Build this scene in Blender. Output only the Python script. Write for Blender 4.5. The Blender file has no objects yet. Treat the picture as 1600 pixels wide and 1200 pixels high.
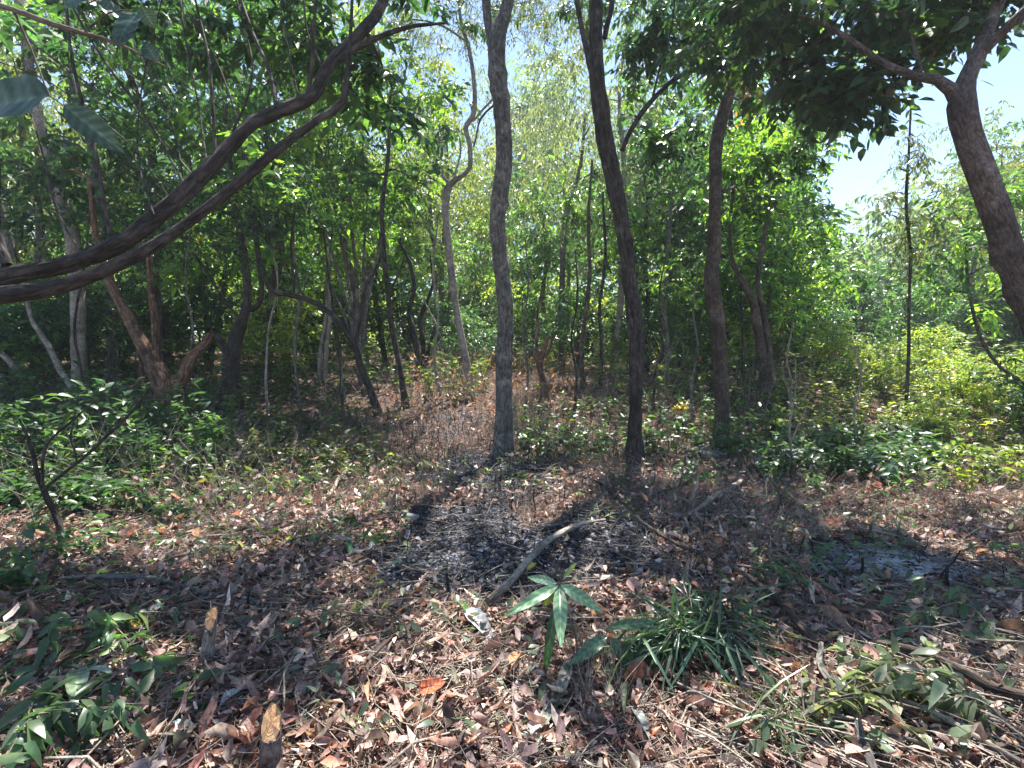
import bpy, math, random
import numpy as np
from mathutils import Vector, Quaternion

# ------------------------------------------------------------------ camera, sky, sun, exposure
SC = bpy.context.scene
COL = SC.collection
F = 760.0                                   # focal length in pixels of the 1600 px wide photograph
CAM_H = 1.5
HAZE = 0.0013
PITCH = math.radians(4.1)                   # looking slightly down
cam_d = bpy.data.cameras.new('camera'); cam = bpy.data.objects.new('camera', cam_d); COL.objects.link(cam)
cam_d.sensor_width = 36.0; cam_d.lens = 36.0 * F / 1600.0
cam_d.clip_start = 0.02; cam_d.clip_end = 600
cam.location = (0, 0, CAM_H); cam.rotation_euler = (math.radians(90) - PITCH, 0, 0)
SC.camera = cam

SUN_EL, SUN_AZ = math.radians(66), math.radians(16)   # azimuth from +Y towards +X
W = bpy.data.worlds.new('World'); SC.world = W; W.use_nodes = True
nt = W.node_tree; nt.nodes.clear()
sky = nt.nodes.new('ShaderNodeTexSky'); sky.sky_type = 'NISHITA'; sky.sun_disc = False
sky.sun_elevation = SUN_EL; sky.sun_rotation = SUN_AZ
sky.air_density = 1.0; sky.dust_density = 0.2; sky.ozone_density = 2.0
bg = nt.nodes.new('ShaderNodeBackground'); bg.inputs['Strength'].default_value = 0.078
wo = nt.nodes.new('ShaderNodeOutputWorld')
nt.links.new(sky.outputs[0], bg.inputs[0]); nt.links.new(bg.outputs[0], wo.inputs[0])
sl = bpy.data.lights.new('sun', 'SUN'); sl.energy = 5.0; sl.angle = math.radians(0.5); sl.color = (1.0, 0.95, 0.86)
so = bpy.data.objects.new('sun', sl); COL.objects.link(so)
sd = Vector((math.sin(SUN_AZ) * math.cos(SUN_EL), math.cos(SUN_AZ) * math.cos(SUN_EL), math.sin(SUN_EL)))
so.rotation_euler = sd.to_track_quat('Z', 'Y').to_euler(); so.location = (0, 0, 30)
SC.view_settings.view_transform = 'Standard'; SC.view_settings.look = 'None'
SC.view_settings.gamma = 1; SC.view_settings.exposure = 1.85
SC.cycles.max_bounces = 8; SC.cycles.diffuse_bounces = 4; SC.cycles.transmission_bounces = 4
SC.cycles.glossy_bounces = 2; SC.cycles.transparent_max_bounces = 4
SC.cycles.sample_clamp_indirect = 6

# ------------------------------------------------------------------ helpers
rng = np.random.default_rng(7)

def h(x, y):
    x = np.asarray(x, float); y = np.asarray(y, float)
    z = 0.035*np.sin(1.3*x+0.4)*np.cos(1.1*y+0.9*np.sin(0.7*x)) + 0.018*np.sin(3.1*x+1.7*y) + 0.012*np.sin(5.3*y-2.2*x+1)
    z += 0.006*np.sin(11*x+4*y)*np.sin(9*y-5*x)
    rs = np.clip((y-6.6)/6.5, 0, 1); z += .8*rs*rs*(3-2*rs)
    far = np.clip((np.hypot(x, y)-10)/25, 0, 1)
    z += far*far*1.0 + far*0.3*np.sin(0.21*x+1)*np.cos(0.17*y)
    return z

cp, sp_ = math.cos(PITCH), math.sin(PITCH)
def ray(px, py):
    u, v = (px-800)/F, (600-py)/F
    return np.array([u, cp + v*sp_, -sp_ + v*cp])
def P(px, py, d):
    r = ray(px, py); r = r * (d / r[1]); return np.array([r[0], r[1], r[2] + CAM_H])
def Gd(px, py):
    r = ray(px, py); d = 3.0
    lo, hi = 0.3, 60
    for _ in range(50):
        m = (lo+hi)/2; q = P(px, py, m)
        if q[2] > h(q[0], q[1]): lo = m
        else: hi = m
    return P(px, py, lo)
def pxr(w, d): return w*0.5*d/F

def nrm(a):
    return a / np.maximum(np.linalg.norm(a, axis=-1, keepdims=True), 1e-9)

class Geo:
    def __init__(s): s.v=[]; s.l=[]; s.s=[]; s.m=[]; s.c=[]; s.b=[]; s.sm=[]; s.n=0
    def add(s, v, loops, sizes, mat=0, col=(.5,.5,.5), bk=None, smooth=True):
        v = np.asarray(v, np.float32).reshape(-1, 3); k = len(v)
        s.v.append(v); s.l.append(np.asarray(loops, np.int64).ravel() + s.n)
        sizes = np.asarray(sizes, np.int32).ravel(); s.s.append(sizes)
        s.m.append(np.full(len(sizes), mat, np.int32)); s.sm.append(np.full(len(sizes), smooth, bool))
        c = np.ones((k, 4), np.float32); c[:, :3] = np.asarray(col, np.float32); s.c.append(c)
        s.b.append(np.zeros((k, 3), np.float32) if bk is None else np.asarray(bk, np.float32).reshape(-1, 3))
        s.n += k
    def build(s, name, mats, parent=None, origin=(0,0,0)):
        me = bpy.data.meshes.new(name)
        v = np.concatenate(s.v) - np.asarray(origin, np.float32)
        l = np.concatenate(s.l).astype(np.int32); z = np.concatenate(s.s)
        me.vertices.add(len(v)); me.vertices.foreach_set('co', v.ravel().astype(np.float32))
        me.loops.add(len(l)); me.loops.foreach_set('vertex_index', l)
        me.polygons.add(len(z)); st = np.concatenate([[0], np.cumsum(z)[:-1]]).astype(np.int32)
        me.polygons.foreach_set('loop_start', st)
        me.polygons.foreach_set('material_index', np.concatenate(s.m))
        me.polygons.foreach_set('use_smooth', np.concatenate(s.sm))
        a = me.attributes.new('Col', 'FLOAT_COLOR', 'POINT'); a.data.foreach_set('color', np.concatenate(s.c).ravel())
        a = me.attributes.new('bk', 'FLOAT_VECTOR', 'POINT'); a.data.foreach_set('vector', np.concatenate(s.b).ravel())
        for m in mats: me.materials.append(m)
        me.update(calc_edges=True); me.validate()
        o = bpy.data.objects.new(name, me); COL.objects.link(o)
        if parent is not None: o.parent = parent
        else: o.location = origin
        return o

def catmull(pts, step):
    """pts (N,k) -> resampled; step in metres on first three columns"""
    p = np.asarray(pts, float)
    if len(p) < 3: p = np.vstack([p[0], (p[0]+p[-1])/2, p[-1]])
    q = np.vstack([2*p[0]-p[1], p, 2*p[-1]-p[-2]]); out = []
    for i in range(1, len(q)-2):
        n = max(1, int(np.linalg.norm(q[i+1,:3]-q[i,:3])/step))
        t = np.arange(n)[:, None]/n
        a, b, c, d = q[i-1], q[i], q[i+1], q[i+2]
        out.append(0.5*((2*b)+(-a+c)*t+(2*a-5*b+4*c-d)*t*t+(-a+3*b-3*c+d)*t**3))
    out.append(q[-2][None]); return np.vstack(out)

def tube(G, pts, sides=10, step=0.08, mat=0, col=(.5,.5,.5), lump=0.08, wob=0.0, smooth=True, capc=None, knots=False):
    """pts: rows x,y,z,r"""
    q = catmull(pts, step); c = q[:, :3].copy(); r = np.maximum(q[:, 3], 0.0008)
    if wob:
        s = np.linspace(0, 1, len(c)); ph = rng.uniform(0, 6, 6)
        c[:, 0] += wob*np.sin(s*9+ph[0])*r*2*np.sin(s*math.pi); c[:, 1] += wob*np.sin(s*8+ph[1])*r*2*np.sin(s*math.pi)
    R = len(c); T = nrm(np.gradient(c, axis=0)); nn = np.cross(T[0], [0.3, 0.1, 1.0])
    if np.linalg.norm(nn) < 1e-3: nn = np.cross(T[0], [1, 0, 0])
    nn = nn/np.linalg.norm(nn); N = np.zeros((R, 3))
    for i in range(R):
        nn = nn - T[i]*np.dot(nn, T[i]); nn /= np.linalg.norm(nn)+1e-9; N[i] = nn
    B = np.cross(T, N)
    th = np.linspace(0, 2*math.pi, sides, endpoint=False)
    al = np.concatenate([[0], np.cumsum(np.linalg.norm(np.diff(c, axis=0), axis=1))])
    ph = rng.uniform(0, 6.28, 6); rr = np.mean(r)
    k = al[:, None]/max(rr, .004)
    f = 1+lump*(0.5*np.sin(2*th+ph[0]+k*.23)+0.5*np.sin(3*th[None]+ph[1]-k*.37)+0.5*np.sin(k*.31+ph[2])*np.sin(th+ph[3])+.35*np.sin(5*th+k*.9+ph[4])+.5*np.sin(k*.9+ph[5])*np.sin(2*th-k*.6))
    if knots:
        for _ in range(int(al[-1]*2.2)):
            ks, kt = rng.uniform(0, al[-1]), rng.uniform(0, 6.28); dk = (al-ks)[:, None]; dt = np.angle(np.exp(1j*(th-kt)))[None]*rr
            f = f+rng.uniform(.15, .4)*np.exp(-(dk*dk+dt*dt)/(2*(rng.uniform(.3, .6)*rr)**2))
    rad = r[:, None]*f
    v = c[:, None]+N[:, None]*(np.cos(th)*rad)[..., None]+B[:, None]*(np.sin(th)*rad)[..., None]
    off = rng.uniform(0, 50, 3)
    bk = np.stack([np.cos(th)*r[:, None]+off[0], np.sin(th)*r[:, None]+off[1], np.repeat(al[:, None], sides, 1)+off[2]], -1)
    i = np.arange(R-1)[:, None]; j = np.arange(sides)[None]; j2 = (j+1) % sides
    fc = np.stack([i*sides+j, i*sides+j2, (i+1)*sides+j2, (i+1)*sides+j], -1).reshape(-1, 4)
    G.add(v.reshape(-1, 3), fc, np.full(len(fc), 4), mat, col, bk.reshape(-1, 3), smooth)
    # end caps
    for ring, e, rev in ((v[-1], c[-1], False), (v[0], c[0], True)):
        vv = np.vstack([ring, e[None]]); fcs = [[(m+1) % sides, m, sides][::(-1 if not rev else 1)] for m in range(sides)]
        G.add(vv, fcs, [3]*sides, mat if (capc is None or rev) else capc, col, np.vstack([bk[-1 if not rev else 0], [off]]), False)
    return q

def twigs(G, A, B, ra, rb, mat=0, col=(.5,.5,.5), sag=0.0):
    """many thin three-sided bent twigs at once"""
    A = np.asarray(A, float); B = np.asarray(B, float); n = len(A)
    if n == 0: return
    M = (A+B)/2; ln = np.linalg.norm(B-A, axis=1, keepdims=True)
    M = M + rng.normal(0, 1, (n, 3))*ln*.07; M[:, 2] += sag*ln[:, 0]
    D = nrm(B-A); up = np.where(np.abs(D[:, 2:3]) > .9, [[1., 0, 0]], [[0, 0, 1.]])
    X = nrm(np.cross(D, up)); Y = np.cross(D, X)
    ra = np.broadcast_to(ra, (n,)); rb = np.broadcast_to(rb, (n,))
    vs = []
    for C, r in ((A, ra), (M, (ra+rb)/2), (B, rb)):
        for k in range(3):
            a = k*2.0944; vs.append(C+(X*math.cos(a)+Y*math.sin(a))*r[:, None])
    v = np.stack(vs, 1)
    f = []
    for s in range(2):
        for k in range(3): k2 = (k+1) % 3; f.append([s*3+k, s*3+k2, s*3+3+k2, s*3+3+k])
    f = np.array(f)[None]+np.arange(n)[:, None, None]*9
    c = np.asarray(col, float)
    if c.ndim == 2: c = np.repeat(c, 9, 0)
    G.add(v.reshape(-1, 3), f, np.full(n*6, 4), mat, c, v.reshape(-1, 3), True)

TM = {
 'far': (np.array([[0,0],[.45,1],[1,0],[.45,-1]], float), [[0,2,1],[0,3,2]]),
 'rag': (np.array([[0,0],[.3,.1],[.75,-.05],[1,.3],[.2,1],[.55,.6],[.35,-.9],[.7,-1.1]], float),
         [[0,1,4],[4,1,2,5],[5,2,3],[0,6,1],[6,7,2,1],[7,3,2]]),
 'mid': (np.array([[0,0],[.36,0],[.72,0],[1,0],[.28,1],[.66,.78],[.28,-1],[.66,-.78]], float),
         [[0,1,4],[4,1,2,5],[5,2,3],[0,6,1],[6,7,2,1],[7,3,2]]),
}
def leaves(G, pos, d, n, L, Wd, fold, droop, col, tm='far', mat=0, twist=0.0):
    t, fcs = TM[tm]; N = len(pos); k = len(t)
    d = nrm(d); y = nrm(np.cross(n, d)); z = np.cross(d, y)
    L = np.broadcast_to(L, (N,))[:, None]; Wd = np.broadcast_to(Wd, (N,))[:, None]
    fold = np.broadcast_to(fold, (N,))[:, None]; droop = np.broadcast_to(droop, (N,))[:, None]
    tx, sy = t[:, 0][None], t[:, 1][None]
    a = L*tx; b = sy*Wd/2; c = fold*np.abs(sy)*Wd/2-droop*L*tx**2
    if twist is not 0.0:
        tw = np.broadcast_to(twist, (N,))[:, None]; c = c+tw*sy*Wd*tx
    v = pos[:, None]+d[:, None]*a[..., None]+y[:, None]*b[..., None]+z[:, None]*c[..., None]
    sizes = np.array([len(x) for x in fcs]); fl = np.concatenate([np.array(x) for x in fcs])
    loops = fl[None]+np.arange(N)[:, None]*k
    cc = np.repeat(np.asarray(col, float).reshape(N, 3), k, 0)
    G.add(v.reshape(-1, 3), loops, np.tile(sizes, N), mat, cc, v.reshape(-1, 3), tm != 'far')

def leafcols(n, base, young=None, pyoung=.15, var=.25, K=None):
    base = np.asarray(base, float)
    c = np.repeat(base[None], n, 0)
    if K is not None:            # K clumps, contiguous
        per = n//K; f = np.repeat(rng.uniform(1-var, 1+var, K), per); c[:len(f)] *= f[:, None]
        if young is not None:
            yk = np.repeat(rng.random(K) < pyoung, per); w = yk*rng.uniform(.5, 1, len(yk))
            c[:len(f)] = c[:len(f)]*(1-w[:, None])+np.asarray(young)*w[:, None]
    elif young is not None:
        w = (rng.random(n) < pyoung)*rng.uniform(.4, 1, n); c = c*(1-w[:, None])+np.asarray(young)*w[:, None]
    c *= rng.uniform(1-var, 1+var, n)[:, None]; c *= rng.uniform(.92, 1.08, (n, 3))
    return np.clip(c, .005, .9)

def spray_leaves(G, C, r, S=5, T=9, L=.11, Wf=.42, hang=.2, base=(.06,.11,.03), young=None, pyoung=.15, tm='far',
                 lmat=0, tmat=1, tw=True, upb=.0, var=.25, twr=.004, flat=.6, out=None):
    C = np.asarray(C, float); K = len(C)
    if K == 0: return
    r = np.broadcast_to(r, (K,))
    D = rng.normal(0, 1, (K, S, 3))*[1, 1, flat]
    if out is not None: D += nrm(C-np.asarray(out))[:, None]*.7
    D[..., 2] += upb-hang; D = nrm(D)
    ln = r[:, None]*rng.uniform(.6, 1.25, (K, S))
    st = C[:, None]+rng.normal(0, .25, (K, S, 3))*r[:, None, None]*[1, 1, .8]
    t = np.linspace(.12, 1, T)[None, None, :, None]+rng.uniform(-.05, .05, (K, S, T, 1))
    pos = st[:, :, None]+D[:, :, None]*ln[..., None, None]*t
    pos[..., 2] -= (hang*.6*ln[..., None]*t[..., 0]**2)
    side = nrm(np.cross(D, [0, 0, 1.])+1e-4)
    sg = np.where(np.arange(T) % 2 == 0, 1., -1.)[None, None, :, None]
    d = D[:, :, None]*.65+side[:, :, None]*sg*.85+rng.normal(0, .3, (K, S, T, 3)); d[..., 2] -= .25+hang
    n = rng.normal(0, .45, (K, S, T, 3)); n[..., 2] += 1
    N = K*S*T
    Ls = L*rng.uniform(.65, 1.2, N)*np.repeat(rng.uniform(.7, 1.35, K), S*T)
    leaves(G, pos.reshape(-1, 3), d.reshape(-1, 3), n.reshape(-1, 3), Ls, Ls*Wf*rng.uniform(.8, 1.2, N),
           rng.uniform(-.1, .5, N), rng.uniform(0, .35, N), leafcols(N, base, young, pyoung, var, K), tm, lmat)
    if tw:
        e = st+D*ln[..., None]; e[..., 2] -= hang*.6*ln
        twigs(G, np.repeat(C, S, 0), e.reshape(-1, 3), twr, twr*.4, tmat)

def attach(G, nodes, C, r0=.02, mat=1, sides=5, drop=.15, near=None):
    """grow branches from existing skeleton nodes (x,y,z,r) to every clump centre"""
    nodes = [np.asarray(q, float) for q in nodes]
    if near is None: near = nodes[0]
    C = np.asarray(C, float); order = np.argsort([min(np.linalg.norm(c-q[:3]) for q in nodes[::2]) for c in C])
    A = np.array(nodes)
    for i in order:
        c = C[i]; dv = c-A[:, :3]; dist = np.linalg.norm(dv, axis=1)
        cost = dist+np.clip(-dv[:, 2], 0, 9)*1.3+np.where(dist < .1, 1, 0)
        j = int(np.argmin(cost)); a = A[j]; L = dist[j]
        ra = min(a[3]*.75, r0*(.6+.6*L)); ra = max(ra, .004)
        m1 = a[:3]+(c-a[:3])*.35+rng.normal(0, .06, 3)*L; m1[2] += drop*L*.5
        m2 = a[:3]+(c-a[:3])*.7+rng.normal(0, .06, 3)*L; m2[2] += drop*L*.5
        pts = [np.r_[a[:3], ra], np.r_[m1, ra*.8], np.r_[m2, ra*.6], np.r_[c, max(ra*.35, .003)]]
        q = tube(G, pts, sides, max(.15, L/7), mat, lump=.05)
        A = np.vstack([A, q[1:]])
    return A

def inell(n, c, r):
    p = nrm(rng.normal(0, 1, (n, 3)))*(rng.random((n, 1))**(1/2.4)); return np.asarray(c)+p*np.asarray(r)

def tag(o, label=None, cat=None, group=None, kind=None):
    if label: o['label'] = label
    if cat: o['category'] = cat
    if group: o['group'] = group
    if kind: o['kind'] = kind
    return o
def empty(name, loc, label, cat, group=None, rz=0):
    o = bpy.data.objects.new(name, None); COL.objects.link(o); o.location = loc; o.rotation_euler = (0, 0, rz)
    o.empty_display_size = .2
    return tag(o, label, cat, group)
def copy_tree(o, parent=None):
    c = o.copy(); COL.objects.link(c)
    if parent is not None: c.parent = parent
    for ch in list(o.children):
        d = ch.copy(); COL.objects.link(d); d.parent = c
    return c

# ------------------------------------------------------------------ materials
def newmat(name):
    m = bpy.data.materials.new(name); m.use_nodes = True; t = m.node_tree; t.nodes.clear()
    return m, t, t.nodes.new('ShaderNodeOutputMaterial')
def N_(t, typ, **kw):
    n = t.nodes.new(typ)
    for k, v in kw.items():
        if k in n.inputs: n.inputs[k].default_value = v
        else: setattr(n, k, v)
    return n
def leaf_mat(name, rough=.42, spec=.5, trans=.42, tcol=(1.25, 1.25, .55), tex=22., tamp=.35):
    m, t, out = newmat(name); L = t.links.new
    a = N_(t, 'ShaderNodeAttribute', attribute_name='Col')
    b = N_(t, 'ShaderNodeAttribute', attribute_name='bk')
    nz = N_(t, 'ShaderNodeTexNoise', Scale=tex, Detail=5.0, Roughness=.65)
    L(b.outputs['Vector'], nz.inputs['Vector'])
    mr = N_(t, 'ShaderNodeMapRange'); mr.inputs[1].default_value = .3; mr.inputs[2].default_value = .7; mr.inputs[3].default_value = 1-tamp; mr.inputs[4].default_value = 1+tamp; L(nz.outputs[0], mr.inputs[0])
    mx = N_(t, 'ShaderNodeVectorMath', operation='SCALE'); L(a.outputs['Color'], mx.inputs[0]); L(mr.outputs[0], mx.inputs['Scale'])
    p = N_(t, 'ShaderNodeBsdfPrincipled', Roughness=rough); p.inputs['Specular IOR Level'].default_value = spec
    L(mx.outputs[0], p.inputs['Base Color'])
    tm = N_(t, 'ShaderNodeVectorMath', operation='MULTIPLY'); tm.inputs[1].default_value = tcol; L(mx.outputs[0], tm.inputs[0])
    tr = N_(t, 'ShaderNodeBsdfTranslucent'); L(tm.outputs[0], tr.inputs[0])
    ms = N_(t, 'ShaderNodeMixShader'); ms.inputs[0].default_value = trans
    L(p.outputs[0], ms.inputs[1]); L(tr.outputs[0], ms.inputs[2]); L(ms.outputs[0], out.inputs[0])
    return m
def bark_mat(name, dark, light, patch, zs=.25, sc=60., bump=.6, rough=.85, pamt=.55):
    m, t, out = newmat(name); L = t.links.new
    b = N_(t, 'ShaderNodeAttribute', attribute_name='bk')
    mp = N_(t, 'ShaderNodeMapping'); mp.inputs['Scale'].default_value = (1, 1, zs); L(b.outputs['Vector'], mp.inputs[0])
    n1 = N_(t, 'ShaderNodeTexNoise', Scale=sc, Detail=6.0, Roughness=.65); L(mp.outputs[0], n1.inputs['Vector'])
    vo = N_(t, 'ShaderNodeTexVoronoi', Scale=sc*.7); vo.feature = 'DISTANCE_TO_EDGE'
    dn = N_(t, 'ShaderNodeTexNoise', Scale=sc*.5, Detail=3.0); L(mp.outputs[0], dn.inputs['Vector'])
    dv = N_(t, 'ShaderNodeVectorMath', operation='MULTIPLY_ADD'); L(dn.outputs['Color'], dv.inputs[0]); dv.inputs[1].default_value = (1.6/sc,)*3; L(mp.outputs[0], dv.inputs[2]); L(dv.outputs[0], vo.inputs['Vector'])
    n2 = N_(t, 'ShaderNodeTexNoise', Scale=9.0, Detail=6.0, Roughness=.7); L(b.outputs['Vector'], n2.inputs['Vector'])
    cr = N_(t, 'ShaderNodeValToRGB'); cr.color_ramp.elements[0].color = (*dark, 1); cr.color_ramp.elements[1].color = (*light, 1)
    cr.color_ramp.elements[0].position = .35; cr.color_ramp.elements[1].position = .68; L(n1.outputs[0], cr.inputs[0])
    r2 = N_(t, 'ShaderNodeMapRange'); r2.inputs[1].default_value = .50; r2.inputs[2].default_value = .66; r2.inputs[4].default_value = pamt; L(n2.outputs[0], r2.inputs[0])
    mx = N_(t, 'ShaderNodeMix', data_type='RGBA'); L(r2.outputs[0], mx.inputs[0]); L(cr.outputs[0], mx.inputs[6]); mx.inputs[7].default_value = (*patch, 1)
    p = N_(t, 'ShaderNodeBsdfPrincipled', Roughness=rough); p.inputs['Specular IOR Level'].default_value = .3
    ck = N_(t, 'ShaderNodeMapRange'); ck.inputs[1].default_value = .0; ck.inputs[2].default_value = .12; ck.inputs[3].default_value = .6; L(vo.outputs[0], ck.inputs[0])
    n4 = N_(t, 'ShaderNodeTexNoise', Scale=3.2, Detail=2.0); L(b.outputs['Vector'], n4.inputs['Vector'])
    m4 = N_(t, 'ShaderNodeMapRange'); m4.inputs[1].default_value = .3; m4.inputs[2].default_value = .7; m4.inputs[3].default_value = .6; m4.inputs[4].default_value = 1.4; L(n4.outputs[0], m4.inputs[0])
    mm = N_(t, 'ShaderNodeMath', operation='MULTIPLY'); L(ck.outputs[0], mm.inputs[0]); L(m4.outputs[0], mm.inputs[1])
    mv = N_(t, 'ShaderNodeVectorMath', operation='SCALE'); L(mx.outputs[2], mv.inputs[0]); L(mm.outputs[0], mv.inputs['Scale'])
    L(mv.outputs[0], p.inputs['Base Color'])
    hv = N_(t, 'ShaderNodeMath', operation='MULTIPLY_ADD'); L(vo.outputs[0], hv.inputs[0]); hv.inputs[1].default_value = 1.2; L(n1.outputs[0], hv.inputs[2])
    bp = N_(t, 'ShaderNodeBump', Strength=bump, Distance=.04); L(hv.outputs[0], bp.inputs['Height']); L(bp.outputs[0], p.inputs['Normal'])
    L(p.outputs[0], out.inputs[0]); return m

M_LEAF = leaf_mat('green_leaf', rough=.36, spec=.7, trans=.52, tcol=(1.42, 1.6, .72))
M_NEAR = leaf_mat('waxy_leaf', rough=.5, spec=.3, trans=.12, tcol=(1, 1.1, .9), tex=40., tamp=.45)
M_LEAFG = leaf_mat('glossy_leaf', rough=.3, spec=.7, trans=.42, tcol=(1.2, 1.3, .5))
M_DRY = leaf_mat('dry_leaf', rough=.6, spec=.4, trans=.22, tcol=(1.3, .95, .7), tex=48., tamp=.6)
M_BGREY = bark_mat('grey_bark', (.05,.043,.042), (.21,.19,.18), (.36,.34,.31), zs=.32, sc=34, bump=.8, pamt=.6)
M_BDARK = bark_mat('dark_bark', (.014,.011,.011), (.085,.066,.06), (.16,.145,.13), zs=.22, sc=32, bump=1., pamt=.5)
M_BBROWN = bark_mat('brown_bark', (.035,.026,.023), (.15,.11,.09), (.22,.19,.165), zs=.25, sc=55, bump=.8)
M_BPINK = bark_mat('pinkish_bark', (.055,.04,.038), (.17,.125,.115), (.26,.235,.22), zs=.4, sc=46, bump=.8)
M_BPALE = bark_mat('pale_bark', (.13,.11,.095), (.36,.31,.27), (.5,.46,.41), zs=.35, sc=50, bump=.4)
M_BRED = bark_mat('reddish_bark', (.03,.016,.012), (.24,.125,.08), (.45,.34,.25), zs=.12, sc=26, bump=1.)
M_TWIG = bark_mat('twig_bark', (.06,.045,.038), (.2,.16,.13), (.28,.25,.22), zs=.3, sc=120, bump=.3)
M_CHAR = bark_mat('charred_wood', (.008,.008,.009), (.04,.038,.038), (.12,.12,.125), zs=.3, sc=90, bump=.8, pamt=.4)
M_DEAD = bark_mat('dead_wood', (.14,.11,.09), (.36,.30,.25), (.5,.46,.4), zs=.2, sc=90, bump=.4)
M_CUT = bark_mat('cut_wood', (.3,.15,.07), (.6,.36,.19), (.6,.45,.28), zs=1, sc=60, bump=.3)

# ------------------------------------------------------------------ ground
ASH1 = Gd(735, 850); ASH2 = Gd(1395, 880); ASH3 = Gd(770, 735); DARK4 = Gd(960, 850); ASH5 = Gd(700, 660)
ASHES = [(ASH1, .66, .85, 1.0), (ASH2, .6, .34, 1.0), (ASH3, .9, 1.1, .85), (DARK4, .5, .7, .9), (ASH5, .7, 1.2, .35)]  # burnt patches, and a darker patch in front of the nearly black trunk
def ashmask(x, y):
    x = np.asarray(x, float); y = np.asarray(y, float)
    wx = x+.12*np.sin(5*y+2*x)+.07*np.sin(11*x-3*y); wy = y+.14*np.sin(4*x+1)+.08*np.sin(9*x+7*y)
    m = np.zeros(np.shape(x))
    for c, a, b, w in ASHES:
        e = np.sqrt(((wx-c[0])/a)**2+((wy-c[1])/b)**2); m = np.maximum(m, w*np.clip((1.25-e)/.5, 0, 1))
    return m

def spaced(n, lo, hi, c, p):
    t = np.linspace(-1, 1, n); s = np.sign(t)*np.abs(t)**p
    return np.where(s < 0, c+s*(c-lo), c+s*(hi-c))
gx = spaced(420, -90, 90, 0, 2.6); gy = spaced(420, -12, 120, 3.0, 2.4)
X, Y = np.meshgrid(gx, gy); Z = h(X, Y)+rng.normal(0, .005, X.shape)
v = np.stack([X, Y, Z], -1).reshape(-1, 3); n = 420
i, j = np.meshgrid(np.arange(n-1), np.arange(n-1), indexing='ij')
fc = np.stack([i*n+j, i*n+j+1, (i+1)*n+j+1, (i+1)*n+j], -1).reshape(-1, 4)
am = ashmask(v[:, 0], v[:, 1])
pl = np.exp(-(((v[:, 0]-ASH2[0])/.5)**2+((v[:, 1]-ASH2[1])/.3)**2))+.12*np.exp(-(((v[:, 0]-ASH1[0]-.1)/.5)**2+((v[:, 1]-ASH1[1]+.1)/.3)**2))+.3*np.exp(-(((v[:, 0]-ASH5[0]-.1)/.5)**2+((v[:, 1]-ASH5[1])/1.)**2))
gc = np.stack([am, np.clip(pl, 0, 1), am], -1)
g = Geo(); g.add(v, fc, np.full(len(fc), 4), 0, gc, v)
def ground_mat():
    m, t, out = newmat('soil'); L = t.links.new
    a = N_(t, 'ShaderNodeAttribute', attribute_name='Col'); b = N_(t, 'ShaderNodeAttribute', attribute_name='bk')
    n1 = N_(t, 'ShaderNodeTexNoise', Scale=14., Detail=10., Roughness=.7); L(b.outputs['Vector'], n1.inputs['Vector'])
    n2 = N_(t, 'ShaderNodeTexNoise', Scale=26., Detail=8., Roughness=.72); L(b.outputs['Vector'], n2.inputs['Vector'])
    c1 = N_(t, 'ShaderNodeValToRGB'); e = c1.color_ramp.elements
    e[0].position = .3; e[0].color = (.035, .024, .02, 1); e[1].position = .7; e[1].color = (.17, .115, .088, 1); L(n1.outputs[0], c1.inputs[0])
    c2 = N_(t, 'ShaderNodeValToRGB'); e = c2.color_ramp.elements
    e[0].position = .50; e[0].color = (.014, .015, .022, 1); e[1].position = .66; e[1].color = (.46, .47, .52, 1); e[0].position = .52; e[1].position = .76
    sp = N_(t, 'ShaderNodeSeparateColor'); L(a.outputs['Color'], sp.inputs[0])
    pa = N_(t, 'ShaderNodeMath', operation='MULTIPLY_ADD'); L(sp.outputs[1], pa.inputs[0]); pa.inputs[1].default_value = .21; L(n2.outputs[0], pa.inputs[2]); L(pa.outputs[0], c2.inputs[0])
    n3 = N_(t, 'ShaderNodeTexNoise', Scale=7., Detail=4.); L(b.outputs['Vector'], n3.inputs['Vector'])
    ad = N_(t, 'ShaderNodeMath', operation='MULTIPLY_ADD'); L(sp.outputs[0], ad.inputs[0]); ad.inputs[1].default_value = 1.3; L(n3.outputs[0], ad.inputs[2])
    mr = N_(t, 'ShaderNodeMapRange'); mr.inputs[1].default_value = .75; mr.inputs[2].default_value = 1.15; L(ad.outputs[0], mr.inputs[0])
    mx = N_(t, 'ShaderNodeMix', data_type='RGBA'); L(mr.outputs[0], mx.inputs[0]); L(c1.outputs[0], mx.inputs[6]); L(c2.outputs[0], mx.inputs[7])
    p = N_(t, 'ShaderNodeBsdfPrincipled', Roughness=.95); L(mx.outputs[2], p.inputs['Base Color']); p.inputs['Specular IOR Level'].default_value = .15
    bp = N_(t, 'ShaderNodeBump', Strength=.9, Distance=.03); L(n1.outputs[0], bp.inputs['Height'])
    b2 = N_(t, 'ShaderNodeBump', Strength=.7, Distance=.01); L(n2.outputs[0], b2.inputs['Height']); L(bp.outputs[0], b2.inputs['Normal'])
    L(b2.outputs[0], p.inputs['Normal']); L(p.outputs[0], out.inputs[0]); return m
tag(g.build('ground', [ground_mat()]), kind='structure')

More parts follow.
